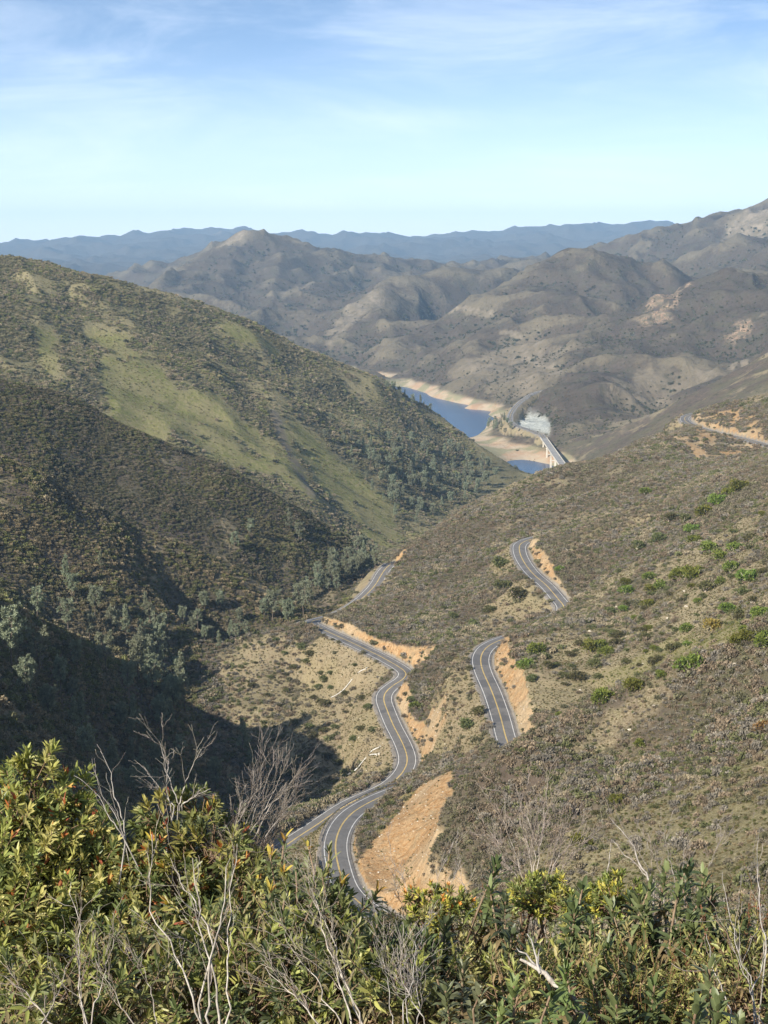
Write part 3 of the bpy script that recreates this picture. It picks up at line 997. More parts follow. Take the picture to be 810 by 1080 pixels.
def make_plain_mat(name, c1, c2, scale=1.0, rough=0.85, spec=0.2, bumpd=0.0, metal=0.0):
    m, nt, out = new_mat(name)
    b = NB(nt)
    tc = b.n('ShaderNodeTexCoord').outputs['Object']
    n = b.noise(tc, scale, 6, 0.6)
    c = b.mix(b.ramp(n, 0.35, 0.65), c1, c2)
    nrm = None
    if bumpd:
        bp = b.n('ShaderNodeBump')
        bp.inputs['Distance'].default_value = bumpd
        bp.inputs['Strength'].default_value = 0.7
        b.link(n, bp.inputs['Height'])
        nrm = bp.outputs[0]
    p = principled(b, out, c, rough, spec, nrm)
    p.inputs['Metallic'].default_value = metal
    return m


def make_water_mat():
    m, nt, out = new_mat('lake_water')
    b = NB(nt)
    P = b.pos()
    bp = b.n('ShaderNodeBump')
    bp.inputs['Strength'].default_value = 0.6
    bp.inputs['Distance'].default_value = 0.4
    b.link(b.noise(P, 0.12, 4, 0.6), bp.inputs['Height'])
    p = principled(b, out, (0.020, 0.064, 0.135), 0.22, 0.5, bp.outputs[0])
    p.inputs['IOR'].default_value = 1.33
    return m


M_TERR = make_terrain_mat()
M_ROAD = make_road_mat()
M_WATER = make_water_mat()
M_CHAP = make_leaf_mat('chaparral_leaf', 'tint', 0.18, 0.08, 0.8)
M_SHRUB = make_leaf_mat('green_shrub_leaf', None, 0.25, 0.15, 0.6, rnd=1.0)
M_PINE = make_leaf_mat('pine_needles', None, 0.25, 0.12, 0.7, rnd=0.7)
M_LEAF = make_leaf_mat('bush_leaf', None, 0.28, 0.35, 0.42)
M_DRYLEAF = make_leaf_mat('fine_leaf', None, 0.3, 0.1, 0.7)
M_BARK = make_bark_mat('pine_bark', (0.10, 0.075, 0.055), (0.20, 0.165, 0.13), 3)
M_STEM = make_bark_mat('live_stem', (0.13, 0.085, 0.055), (0.24, 0.18, 0.12))
M_DEAD = make_bark_mat('dead_wood', (0.21, 0.19, 0.165), (0.42, 0.39, 0.35))
M_ROCK = make_plain_mat('pale_rock', (0.34, 0.29, 0.22), (0.52, 0.47, 0.39), 1.3, 0.9, 0.1, 0.05)
M_CONC = make_plain_mat('bridge_concrete', (0.42, 0.39, 0.33), (0.58, 0.54, 0.46), 0.08, 0.85, 0.2)
M_CONCD = make_plain_mat('deck_asphalt', (0.20, 0.195, 0.185), (0.27, 0.26, 0.245), 0.1, 0.9, 0.2)
M_PIPE = make_plain_mat('white_pipe', (0.45, 0.44, 0.41), (0.66, 0.65, 0.62), 0.6, 0.5, 0.4)
M_STEEL = make_plain_mat('galvanised_steel', (0.28, 0.285, 0.29), (0.40, 0.40, 0.40), 2.0, 0.5, 0.5, 0, 0.6)
M_POST = make_plain_mat('wooden_post', (0.10, 0.075, 0.05), (0.18, 0.14, 0.10), 6.0)

# ------------------------------------------------------------------ terrain object
ii, jj = np.meshgrid(np.arange(NP - 1), np.arange(NR - 1), indexing='ij')
v0 = (ii * NR + jj).ravel()
quads = np.stack([v0, v0 + 1, v0 + NR + 1, v0 + NR], 1)[:, ::-1]
# orient faces upward
me = mesh_from('terrain', np.stack([X, Y, Z], -1).reshape(-1, 3), [quads[:, ::-1] if False else quads])
nz = np.zeros(3, np.float32)
me.polygons[len(me.polygons) // 2].normal
if me.polygons[len(me.polygons) // 2].normal.z < 0:
    me.flip_normals()
for nm, A in (('brush', BR), ('grass', GRASS), ('fill', np.clip(FILLZ, 0, 1)), ('bare', BARE), ('rock', ROCK), ('cut', np.clip(CUT, 0, 1)), ('shore', SHORE),
              ('talus', TAL), ('verge', ROADM), ('far', sstep(2300, 2500, RRg))):
    fattr(me, nm, A)
terrain = obj('terrain', me, M_TERR)
tag(terrain, 'brush covered hills and canyon slopes falling away to the lake', 'terrain', kind='structure')

# lake
lk_x = np.linspace(-420, 520, 12)
lk_y = np.linspace(2010, 4150, 12)
gx, gy = np.meshgrid(lk_x, lk_y, indexing='ij')
V = np.stack([gx, gy, np.full_like(gx, ZW)], -1).reshape(-1, 3)
q = [(i * 12 + j, (i + 1) * 12 + j, (i + 1) * 12 + j + 1, i * 12 + j + 1) for i in range(11) for j in range(11)]
lake = obj('lake', mesh_from('lake', V, [np.array(q)]), M_WATER)
tag(lake, 'blue reservoir water at the foot of the far hills', 'lake', kind='structure')


# ------------------------------------------------------------------ roads
def build_road(C, half, z_off, name):
    tg = np.gradient(C, axis=0)
    s = np.stack([tg[:, 1], -tg[:, 0]], 1)
    s /= np.linalg.norm(s, axis=1)[:, None]
    off = np.linspace(-half, half, 5)
    V = np.stack([np.c_[C[:, :2] + s * o, C[:, 2] + z_off - 0.02 * abs(o)] for o in off], 1)
    n = len(C)
    q = [(i * 5 + k, i * 5 + k + 1, (i + 1) * 5 + k + 1, (i + 1) * 5 + k) for i in range(n - 1) for k in range(4)]
    me = mesh_from(name, V.reshape(-1, 3), [np.array(q)])
    if me.polygons[0].normal.z < 0:
        me.flip_normals()
    fattr(me, 'across', np.tile(off, n))
    return obj(name, me, M_ROAD)


RLAB = {'near': 'asphalt road curving past the orange cut slope just beyond the bushes',
        'lower': 'winding asphalt road across the tan slope on the canyon side',
        'upper': 'asphalt road snaking along the brown hillside above the winding canyon road',
        'summit': 'pale road bend notched into the distant hilltop under a dark knoll',
        'bridgehead': 'distant road curving round the pale rock slope to the bridge'}
for nm in ROADS:
    C = ROADS[nm] if nm != 'bridgehead' else ROADS[nm][214:]
    o = build_road(C, ROAD_HALF[nm], 0.10, 'road')
    tag(o, RLAB[nm], 'road', kind='structure')

# ------------------------------------------------------------------ bridge
b0, b1 = ROADS['bridgehead'][0], ROADS['bridgehead'][214]
bc = (b0 + b1) / 2
blen = float(np.linalg.norm((b1 - b0)[:2])) + 6
bang = math.atan2((b1 - b0)[1], (b1 - b0)[0])
bz = float(b0[2] + b1[2]) / 2
pitchb = math.atan2(b1[2] - b0[2], blen)
bridge = empty('bridge', (bc[0], bc[1], ZW))
bridge.rotation_euler = (0, 0, bang)
tag(bridge, 'long pale concrete highway bridge on tall piers over the reservoir arm', 'bridge')
dz = bz - ZW
mb = MB()
mb.box(0, 0, dz - 0.7, blen, 10.4, 1.2)
mb.box(0, 3.4, dz - 2.3, blen, 0.8, 2.0)
mb.box(0, -3.4, dz - 2.3, blen, 0.8, 2.0)
mb.box(0, 0, dz - 2.3, blen, 0.8, 1.99)
mb.build('deck', M_CONC, bridge)
mb = MB()
mb.box(0, 0, dz + 0.02, blen, 9.2, 0.16)
mb.build('roadway', M_CONCD, bridge)
for s in (-1, 1):
    mb = MB()
    mb.box(0, s * 4.95, dz + 0.45, blen, 0.45, 1.05)
    mb.box(0, s * 4.95, dz + 1.05, blen, 0.55, 0.14)
    mb.build('parapet', M_CONC, bridge)
for k in range(5):
    u = -blen / 2 + blen * (k + 0.5) / 5
    mb = MB()
    for s in (-1, 1):
        V = []
        for zz, w in ((-14, 2.6), (dz - 5.0, 1.7)):
            for a, c in ((-1, -1), (1, -1), (1, 1), (-1, 1)):
                V.append((u + a * w * 0.6, s * 3.3 + c * w * 0.6, zz))
        mb.add(V, f4=[(0, 1, 5, 4), (1, 2, 6, 5), (2, 3, 7, 6), (3, 0, 4, 7), (3, 2, 1, 0), (4, 5, 6, 7)])
    mb.box(u, 0, dz - 4.15, 3.0, 9.6, 1.7)
    mb.box(u, 0, dz * 0.45, 1.5, 5.0, 1.4)
    mb.build('pier', M_CONC, bridge)

# ------------------------------------------------------------------ guard rail and drains beside the roads


def strip_offset(C, off, i0, i1, step):
    tg = np.gradient(C, axis=0)
    s = np.stack([tg[:, 1], -tg[:, 0]], 1)
    s /= np.linalg.norm(s, axis=1)[:, None]
    P = np.c_[C[:, :2] + s * off, C[:, 2]]
    return P[i0:i1:step]


def guard_rail(C, off, i0, i1, label):
    P = strip_offset(C, off, i0, i1, 2)
    base = P[len(P) // 2]
    root = empty('guard_rail', tuple(base))
    tag(root, label, 'guard rail')
    mb = MB()
    prof = [(-0.03, 0.42), (0.05, 0.50), (-0.03, 0.58), (0.05, 0.66), (-0.03, 0.76)]
    tg = np.gradient(P, axis=0)
    s = np.stack([tg[:, 1], -tg[:, 0]], 1)
    s /= np.linalg.norm(s, axis=1)[:, None]
    V = np.stack([np.c_[P[:, :2] + s * a, P[:, 2] + h] for a, h in prof], 1) - base
    n = len(P)
    q = [(i * 5 + k, i * 5 + k + 1, (i + 1) * 5 + k + 1, (i + 1) * 5 + k) for i in range(n - 1) for k in range(4)]
    mb.add(V.reshape(-1, 3), f4=q)
    mb.build('rail', M_STEEL, root)
    pm = MB()
    pm.box(0, 0, 0.25, 0.16, 0.2, 1.1)
    pme = pm.mesh('post')
    pme.materials.append(M_POST)
    for p in P[::2][:60]:
        obj('post', pme, None, root, tuple(p - base))


guard_rail(ROADS['near'], -5.05, 70, 190, 'grey steel guard rail along the outer edge of the road bend nearest the bushes')


def pipe(p0, p1, label, r=0.22):
    a, b = ground(*p0), ground(*p1)
    n = 14
    u = np.linspace(0, 1, n)[:, None]
    L = a + (b - a) * u
    L[:, 2] = smooth1(np.array([height(x, y) + r * 1.6 for x, y in L[:, :2]]), 5)
    root = empty('drain_pipe', tuple(a))
    tag(root, label, 'drain pipe')
    mb = MB()
    mb.tube(L - a, r, 9)
    mb.build('pipe', M_PIPE, root, smooth=True)
    mb = MB()
    d = (b - a) / np.linalg.norm(b - a)
    rot = np.array([[d[0], -d[1], 0], [d[1], d[0], 0], [0, 0, 1]])
    e = L[-1] - a
    mb.box(e[0], e[1], e[2], 0.35, 2.4, 1.3, rot=rot)
    mb.box(e[0] + d[0] * 0.6, e[1] + d[1] * 0.6, e[2] + 0.35, 0.9, 0.3, 0.9, rot=rot)
    mb.build('headwall', M_CONC, root)


pipe((354, 823), (400, 788), 'long white drain pipe running down the tan slope below the winding road bend')
pipe((371, 813), (399, 796), 'short white drain pipe lying just beside the longer one on the tan slope')
pipe((349, 737), (386, 705), 'thin white drain pipe high on the tan slope under the straight stretch of road', 0.16)

# ------------------------------------------------------------------ plants of the middle distance


def rand_dirs(n, rng):
    d = rng.normal(size=(n, 3))
    return d / np.linalg.norm(d, axis=1)[:, None]


def blob_shrub(seed, n=110, lobes=5, size=0.26, cols=((0.9, 0.9, 0.9), (1.1, 1.1, 1.1)), flat=0.85, twigs=8, elong=1.0, wd=0.55, low=-0.25):
    """open leafy shrub, radius about 1, standing on the ground: leaf sprays over several uneven lobes plus twigs"""
    rng = np.random.default_rng(seed)
    mb = MB()
    cen = np.c_[rng.uniform(-.5, .5, lobes), rng.uniform(-.5, .5, lobes), rng.uniform(.25, .65, lobes) * flat]
    rad = rng.uniform(.38, .58, lobes)
    k = rng.integers(0, lobes, n)
    d = rand_dirs(n, rng)
    d[:, 2] = np.where(d[:, 2] < -.45, -d[:, 2], d[:, 2])
    P = cen[k] + d * (rad[k] * rng.uniform(.55, 1.05, n))[:, None] * np.array([1, 1, flat])
    P[:, 2] = np.maximum(P[:, 2], 0.03)
    dd = d * 0.9 + rand_dirs(n, rng) * 0.8 + np.array([0, 0, .35])
    c = np.array(cols[0]) + (np.array(cols[1]) - np.array(cols[0])) * rng.random((n, 1))
    c *= rng.uniform(.8, 1.2, (n, 1))
    L = size * rng.uniform(.7, 1.4, n) * elong
    mb.quads(P, dd, rand_dirs(n, rng), L, size * wd * rng.uniform(.7, 1.3, n) * 1.3, c)
    for _ in range(twigs):
        a = rng.uniform(0, 2 * math.pi)
        e = np.array([math.cos(a) * .55, math.sin(a) * .55, rng.uniform(.5, .9) * flat])
        mb.tube([(0, 0, -.15), e * .5 + rng.normal(size=3) * .05, e], [.035, .025, .012], 3, (0.8, .7, .6))
    return mb


# --- chaparral: three living plants that stand on the slopes and give the pattern of the cover
chap_src = []
CH_AT = [(560, 840, 'rounded grey brown chaparral shrub on the near right slope below its crest'),
         (300, 700, 'low twiggy tan shrub on the rounded knoll beside the canyon'),
         (150, 580, 'dense dark chaparral shrub low on the left hillside above the canyon pines')]
for k, (px, py, lab) in enumerate(CH_AT):
    mb = blob_shrub(40 + k, n=(150, 110, 170)[k], lobes=(6, 5, 6)[k], size=(0.36, 0.36, 0.34)[k], cols=((.75, .75, .75), (1.25, 1.2, 1.1)), flat=(.8, .75, .95)[k], twigs=6)
    g = ground(px, py)
    o = mb.build('chaparral_shrub', M_CHAP, None, loc=(g[0], g[1], g[2] - 0.05))
    tag(o, lab, 'shrub')
    o['tint'] = (0.20, 0.17, 0.11)
    chap_src.append(o)

# visibility along each sight line, so that cover is only spread where it can be seen from about here
TT = (Z + 2.0) / RRg
runmax = np.maximum.accumulate(np.where(RRg > 60, Z / RRg, -9), axis=1)
VIS = TT >= runmax - 0.012
dA = np.zeros_like(Z)
dph = np.gradient(PH)[:, None]
dr = np.gradient(RR)[None, :]
AREA = np.abs(RRg * dph * dr) * SLOPE
INVIEW = (np.abs(PHg) < 0.282)


def scatter(dens, mask, seed):
    rng = np.random.default_rng(seed)
    lam = np.where(mask & VIS & INVIEW, dens * AREA, 0)
    lam[:-1] += 0
    lam[-1, :] = 0
    lam[:, -1] = 0
    cnt = rng.poisson(lam)
    i, j = np.nonzero(cnt)
    rep = cnt[i, j]
    i = np.repeat(i, rep)
    j = np.repeat(j, rep)
    u, v = rng.random(len(i)), rng.random(len(i))
    r = RR[j] + (RR[j + 1] - RR[j]) * v
    p = PH[i] + (PH[i + 1] - PH[i]) * u
    z = Z[i, j] * (1 - u) * (1 - v) + Z[i + 1, j] * u * (1 - v) + Z[i, j + 1] * (1 - u) * v + Z[i + 1, j + 1] * u * v
    return np.stack([r * np.sin(p), r * np.cos(p), z], 1), i, j


def gn_instances(name, P, rotz, scl, which, tint, sources, label, cat):
    me = bpy.data.meshes.new(name)
    me.vertices.add(len(P))
    me.vertices.foreach_set('co', P.astype(np.float32).ravel())
    a = me.attributes.new('rot', 'FLOAT_VECTOR', 'POINT')
    a.data.foreach_set('vector', np.c_[np.zeros(len(P)), np.zeros(len(P)), rotz].astype(np.float32).ravel())
    a = me.attributes.new('scl', 'FLOAT_VECTOR', 'POINT')
    a.data.foreach_set('vector', scl.astype(np.float32).ravel())
    a = me.attributes.new('which', 'INT', 'POINT')
    a.data.foreach_set('value', which.astype(np.int32))
    cattr(me, 'tint', tint)
    o = bpy.data.objects.new(name, me)
    col.objects.link(o)
    tag(o, label, cat, kind='stuff')
    ng = bpy.data.node_groups.new(name, 'GeometryNodeTree')
    ng.interface.new_socket('Geometry', in_out='INPUT', socket_type='NodeSocketGeometry')
    ng.interface.new_socket('Geometry', in_out='OUTPUT', socket_type='NodeSocketGeometry')
    N = ng.nodes
    gi, go = N.new('NodeGroupInput'), N.new('NodeGroupOutput')
    iop = N.new('GeometryNodeInstanceOnPoints')
    g2i = N.new('GeometryNodeGeometryToInstance')
    for s in reversed(sources):
        oi = N.new('GeometryNodeObjectInfo')
        oi.transform_space = 'ORIGINAL'
        oi.inputs['Object'].default_value = s
        oi.inputs['As Instance'].default_value = False
        ng.links.new(oi.outputs['Geometry'], g2i.inputs[0])

    def na(nm, dt):
        n = N.new('GeometryNodeInputNamedAttribute')
        n.data_type = dt
        n.inputs['Name'].default_value = nm
        return n.outputs['Attribute']
    ng.links.new(gi.outputs[0], iop.inputs['Points'])
    ng.links.new(g2i.outputs[0], iop.inputs['Instance'])
    iop.inputs['Pick Instance'].default_value = True
    ng.links.new(na('which', 'INT'), iop.inputs['Instance Index'])
    e2r = N.new('FunctionNodeEulerToRotation')
    ng.links.new(na('rot', 'FLOAT_VECTOR'), e2r.inputs[0])
    ng.links.new(e2r.outputs[0], iop.inputs['Rotation'])
    ng.links.new(na('scl', 'FLOAT_VECTOR'), iop.inputs['Scale'])
    ng.links.new(iop.outputs[0], go.inputs[0])
    md = o.modifiers.new('cover', 'NODES')
    md.node_group = ng
    return o


# regions of the cover: which slopes are left hills and which are the right hand ones
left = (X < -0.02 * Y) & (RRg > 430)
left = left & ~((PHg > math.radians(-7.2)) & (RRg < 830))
farE = RRg > 1230
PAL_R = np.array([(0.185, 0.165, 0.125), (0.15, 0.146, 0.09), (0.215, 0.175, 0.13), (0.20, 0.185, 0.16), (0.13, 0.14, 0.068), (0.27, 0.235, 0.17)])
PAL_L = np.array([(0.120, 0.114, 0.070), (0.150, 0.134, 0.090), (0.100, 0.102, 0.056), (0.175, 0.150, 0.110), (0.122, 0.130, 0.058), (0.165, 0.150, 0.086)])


def cover(mask, dens, smin, smax, pal, which_w, seed, name, label, clump=0.0):
    d = dens * np.where(BR > 0.12, BR ** 1.5, BR * 0.2)
    P, i, j = scatter(d, mask, seed)
    rng = np.random.default_rng(seed + 1)
    n = len(P)
    s = rng.uniform(smin, smax, n) * rng.uniform(.75, 1.2, n)
    rr = np.hypot(P[:, 0], P[:, 1])
    s = np.minimum(s, 0.02 * rr)
    scl = np.stack([s * rng.uniform(.85, 1.25, n), s * rng.uniform(.85, 1.25, n), s * rng.uniform(.75, 1.25, n)], 1)
    big = fbm(P[:, 0], P[:, 1], 55, 3, seed + 3)
    k = np.clip((rng.random(n) * 0.5 + 0.25 + 0.75 * big) * len(pal), 0, len(pal) - 1).astype(int)
    s0 = np.clip(1.0 + 0.9 * fbm(P[:, 0], P[:, 1], 26, 3, seed + 7), .55, 1.6)
    scl *= s0[:, None]
    tint = pal[k] * rng.uniform(.72, 1.28, (n, 1))
    P[:, 2] -= 0.12 * s
    w = rng.choice(3, n, p=which_w)
    print(name, n)
    return gn_instances(name, P, rng.uniform(0, 6.28, n), scl, w, tint, chap_src, label, 'shrub cover')


near_m = (~left) & (RRg > 12) & (RRg < 470)
mid_m = (~left) & (RRg >= 470) & (RRg < 1500)
cover(near_m, 0.85, 0.65, 1.35, PAL_R, (.55, .3, .15), 301, 'chaparral_cover', 'low grey brown chaparral covering the nearest right hand spur')
cover(mid_m, 0.62, 0.80, 1.60, PAL_R, (.6, .25, .15), 302, 'chaparral_cover', 'brownish chaparral blanketing the hillside around the two winding roads')
F2M = (left & ~farE) & (RRg < 925)
PAL_F2 = 1.2 * np.array([(0.155, 0.136, 0.088), (0.185, 0.16, 0.112), (0.125, 0.120, 0.066), (0.130, 0.136, 0.058), (0.23, 0.19, 0.125), (0.13, 0.115, 0.075)])
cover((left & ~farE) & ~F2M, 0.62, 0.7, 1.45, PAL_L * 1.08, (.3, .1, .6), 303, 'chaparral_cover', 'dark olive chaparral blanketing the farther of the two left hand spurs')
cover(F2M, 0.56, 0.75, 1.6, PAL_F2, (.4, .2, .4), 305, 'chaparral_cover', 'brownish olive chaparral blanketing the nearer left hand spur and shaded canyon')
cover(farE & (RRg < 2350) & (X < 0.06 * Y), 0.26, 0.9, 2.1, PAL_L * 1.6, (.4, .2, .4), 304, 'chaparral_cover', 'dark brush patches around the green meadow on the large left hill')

tuft_d = 0.75 * (1 - ROADM) * (1 - 0.93 * np.clip(CUT, 0, 1)) * (1 - 0.5 * BR)
P, i, j = scatter(tuft_d, (~left) & (RRg > 200) & (RRg < 860), 331)
n = len(P)
trng = np.random.default_rng(332)
s = trng.uniform(.12, .42, n) * trng.uniform(.7, 1.3, n)
PT = np.array([(.20, .165, .095), (.15, .135, .070), (.105, .10, .05), (.25, .21, .13), (.12, .13, .045)])
PG = np.array([(.20, .20, .07), (.16, .175, .055), (.24, .22, .10), (.13, .15, .045), (.20, .175, .10)])
tg = np.where((sample(GRASS, P[:, 0], P[:, 1]) > .3)[:, None], PG[trng.integers(0, 5, n)], PT[trng.integers(0, 5, n)])
gn_instances('dry_tufts', P, trng.uniform(0, 6.28, n), np.stack([s, s, s], 1), trng.integers(0, 3, n), tg * trng.uniform(.8, 1.2, (n, 1)), chap_src,
             'dry grass tufts and tiny brush speckling the open tan slopes', 'grass tufts')
P, i, j = scatter(0.050 * (GRASS > .25) * (1 - TRACK) * (0.35 + np.clip(fbm(X, Y, 60, 4, 335), 0, 1) * 2), (RRg > 1230) & (RRg < 2300) & (X < 0.1 * Y), 333)
n = len(P)
s = trng.uniform(.35, 1.1, n)
PM = np.array([(.16, .165, .06), (.21, .19, .09), (.12, .115, .055), (.25, .21, .12), (.10, .105, .04)])
gn_instances('meadow_tufts', P, trng.uniform(0, 6.28, n), np.stack([s, s, s * .8], 1), trng.integers(0, 3, n), PM[trng.integers(0, 5, n)] * trng.uniform(.8, 1.2, (n, 1)), chap_src,
             'rough tufts and seedlings speckling the green meadow of the large left hill', 'grass tufts')
# ------------------------------------------------------------------ pines
def pine_meshes(seed, style):
    """grey pine, one unit tall: forked trunk and an open crown of needle tufts; returns trunk and crown meshes"""
    rng = np.random.default_rng(seed)
    tb, cb = MB(), MB()
    lean = rng.normal(size=2) * 0.05
    nst = 1 if style == 'spire' else int(rng.integers(2, 4))
    tufts = []

    def add_trunk(P0, P1, r0, r1, bend):
        u = np.linspace(0, 1, 7)[:, None]
        P = P0 + (P1 - P0) * u + bend * np.sin(u * math.pi)
        tb.tube(P, np.linspace(r0, r1, 7), 6, (1, 1, 1))
        return P
    fork = np.array([lean[0] * .4, lean[1] * .4, rng.uniform(.25, .4) if nst > 1 else .95])
    P = add_trunk(np.array([0, 0, -.03]), fork, .022, .015 if nst > 1 else .004, np.r_[rng.normal(size=2) * .015, 0])
    stems = [P]
    if nst > 1:
        for k in range(nst):
            a = 2 * math.pi * k / nst + rng.uniform(-.5, .5)
            top = np.array([math.cos(a) * rng.uniform(.06, .16) + lean[0], math.sin(a) * rng.uniform(.06, .16) + lean[1], rng.uniform(.8, .97)])
            stems.append(add_trunk(fork, top, .014, .004, np.r_[math.cos(a) * .03, math.sin(a) * .03, 0]))
    zlo = {'spire': .16, 'round': .30, 'open': .34}[style]
    for S in (stems if nst == 1 else stems[1:]):
        nb = {'spire': 34, 'round': 24, 'open': 15}[style]
        for b in range(nb):
            z = zlo + (S[-1][2] - zlo) * (b + rng.random()) / nb
            if z < S[0][2]:
                continue
            base = np.array([np.interp(z, S[:, 2], S[:, q]) for q in range(3)])
            f = (z - zlo) / (1 - zlo)
            if style == 'spire':
                Lb = .20 * (1 - f) ** .8 + .03
            else:
                Lb = .24 * (math.sin(math.pi * min(1, .18 + .80 * f)) ** .7) + .02
            Lb *= rng.uniform(.6, 1.2)
            a = rng.uniform(0, 2 * math.pi)
            e = base + np.array([math.cos(a) * Lb, math.sin(a) * Lb, Lb * rng.uniform(.1, .75)])
            mid = (base + e) / 2 + np.array([0, 0, -.012])
            tb.tube([base, mid, e], [.0050, .0035, .0018], 3, (.9, .9, .9))
            for q in range(3 if Lb > .09 else 2):
                tufts.append(base + (e - base) * (.5 + .5 * (q + 1) / 3) + rng.normal(size=3) * .022)
        tufts.append(S[-1] + np.array([0, 0, .01]))
    tufts = np.array(tufts)
    n = 22
    d = rand_dirs(len(tufts) * n, rng)
    d[:, 2] = d[:, 2] * .8 + .35
    Pn = np.repeat(tufts, n, axis=0) + d * .008
    L = rng.uniform(.040, .078, len(Pn))
    g = np.repeat(rng.uniform(.72, 1.25, (len(tufts), 1)), n, axis=0)
    c = np.array([0.225, 0.245, 0.165]) * g * rng.uniform(.85, 1.15, (len(Pn), 1))
    cb.quads(Pn, d, rand_dirs(len(Pn), rng), L, L * .36, c)
    t, cme = tb.mesh('trunk', True), cb.mesh('crown')
    t.materials.append(M_BARK)
    cme.materials.append(M_PINE)
    jb = MB()
    for src in (tb, cb):
        o = jb.n
        for q in range(len(src.v)):
            jb.v.append(src.v[q])
            jb.c.append(src.c[q])
        jb.f3 += [f + o for f in src.f3]
        jb.f4 += [f + o for f in src.f4]
        jb.n += src.n
    ntrunk4 = sum(len(f) for f in tb.f4)
    ntrunk3 = sum(len(f) for f in tb.f3)
    whole = jb.mesh('pine_tree')
    whole.materials.append(M_PINE)
    whole.materials.append(M_BARK)
    tot3 = sum(len(f) for f in jb.f3)
    mi = np.zeros(len(whole.polygons), np.int32)
    mi[:ntrunk3] = 1
    mi[tot3:tot3 + ntrunk4] = 1
    whole.polygons.foreach_set('material_index', mi)
    return t, cme, whole


PINES = [pine_meshes(500 + k, s) for k, s in enumerate(('round', 'open', 'spire', 'round', 'open', 'spire', 'round'))]
prng = np.random.default_rng(91)
placed = []


def put_pine(g, h, label, group, kind=None, parts=True):
    k = int(prng.integers(0, len(PINES))) if kind is None else kind
    t, c, wme = PINES[k]
    rz = float(prng.uniform(0, 6.28))
    h = h * 1.25
    if parts:
        r = empty('pine_tree', (g[0], g[1], g[2] - 0.1), rz, h)
        r.scale = (h * .78, h * .78, h * 1.12)
        obj('trunk', t, None, r)
        obj('crown', c, None, r)
    else:
        r = obj('pine_tree', wme, None, None, (g[0], g[1], g[2] - 0.1))
        r.rotation_euler = (0, 0, rz)
        r.scale = (h * .78, h * .78, h * 1.12)
    tag(r, label, 'tree', group)
    placed.append(g)
    return r


# single pines one can tell apart: (base x, base y, height in photo px, shape, label)
SINGLE = [
    (13, 706, 50, 1, 'tall bare-trunked pale pine at the shaded canyon edge, far left'),
    (42, 716, 40, 4, 'ragged pine with sagging branches right of the bare-trunked pale pine'),
    (82, 710, 27, 0, 'round sunlit pine standing alone in the dark canyon shade'),
    (77, 744, 23, 3, 'bushy pine directly above the small spire pine in the dark shade'),
    (87, 770, 30, 2, 'small spire-shaped pine lowest on the dark shaded slope'),
    (112, 712, 34, 4, 'thin half-bare dead-looking pine beside the dark shade boundary'),
    (40, 656, 28, 1, 'pale pine just above the shade boundary at far left'),
    (72, 668, 28, 0, 'grey pine on the lit hillside above the round shaded pine'),
    (100, 652, 26, 3, 'rounded pine rising behind another pine above the shade boundary'),
    (95, 676, 24, 6, 'squat full pine in front of a rounded one above the shade boundary'),
    (118, 680, 30, 0, 'broad full pine at the centre of the row above the canyon shade'),
    (133, 672, 26, 5, 'narrow pine at the right end of the row above the canyon shade'),
    (70, 615, 22, 2, 'tall narrow pine highest on the left hillside'),
    (76, 632, 20, 0, 'small pine just below the tallest narrow one on the left hillside'),
    (164, 812, 22, 3, 'pale pine standing in the dark canyon behind the dead branches'),
    (190, 805, 24, 1, 'dim pine in the dark canyon seen through the tall dead branches'),
    (277, 800, 14, 6, 'small pale pine near the orange bank at the right edge of the canyon shade'),
    (245, 830, 12, 0, 'tiny pale pine top deep in the dark canyon'),
    (222, 678, 14, 6, 'lone round pine in the dark draw between hillside and tan knoll'),
    (192, 660, 16, 3, 'lone small pine half-way along the lit lower left hillside'),
    (288, 656, 26, 0, 'full pine at the back of the tan knoll, left of two others'),
    (304, 660, 22, 6, 'squat pine between two taller ones behind the tan knoll'),
    (320, 652, 30, 1, 'tallest pine behind the road end on the tan knoll'),
    (106, 600, 14, 2, 'small pale spire pine among dark shrubs of the left hillside'),
    (305, 560, 18, 2, 'pale pine standing out on the dark lower flank of the far spur'),
    (315, 572, 16, 0, 'shorter pale pine beside the one on the dark far spur flank'),
    (265, 568, 16, 1, 'pale pine alone near the middle of the far spur flank'),
    (248, 585, 18, 4, 'thin pale pine above the lit gap between the two left spurs'),
]
for px, py, hp, kd, lab in SINGLE:
    g = ground(px, py)
    R = math.hypot(g[0], g[1])
    put_pine(g, hp * R / F, lab, 'single grey pines in and above the canyon', kd)


def wood(poly, n, hmin, hmax, label, group, seed, parts=True, mind=3.0):
    """n pines at different spots inside a patch of hillside"""
    rng = np.random.default_rng(seed)
    P = np.array(poly, float)
    lo, hi = P.min(0), P.max(0)
    k = 0
    tries = 0
    while k < n and tries < 6000:
        tries += 1
        x, y = rng.uniform(lo[0], hi[0]), rng.uniform(lo[1], hi[1])
        ins = False
        m = len(P)
        for q in range(m):
            (x0, y0), (x1, y1) = P[q], P[(q + 1) % m]
            if (y0 > y) != (y1 > y) and x < (x1 - x0) * (y - y0) / (y1 - y0) + x0:
                ins = not ins
        if not ins:
            continue
        g = ground(x, y)
        if any((g[0] - o[0]) ** 2 + (g[1] - o[1]) ** 2 < mind * mind for o in placed):
            continue
        if sample(ROADM, g[0], g[1])[0] > 0 or sample(CUT, g[0], g[1])[0] > .3 or g[2] < ZW + 4:
            continue
        put_pine(g, rng.uniform(hmin, hmax), label, group, None, parts)
        k += 1


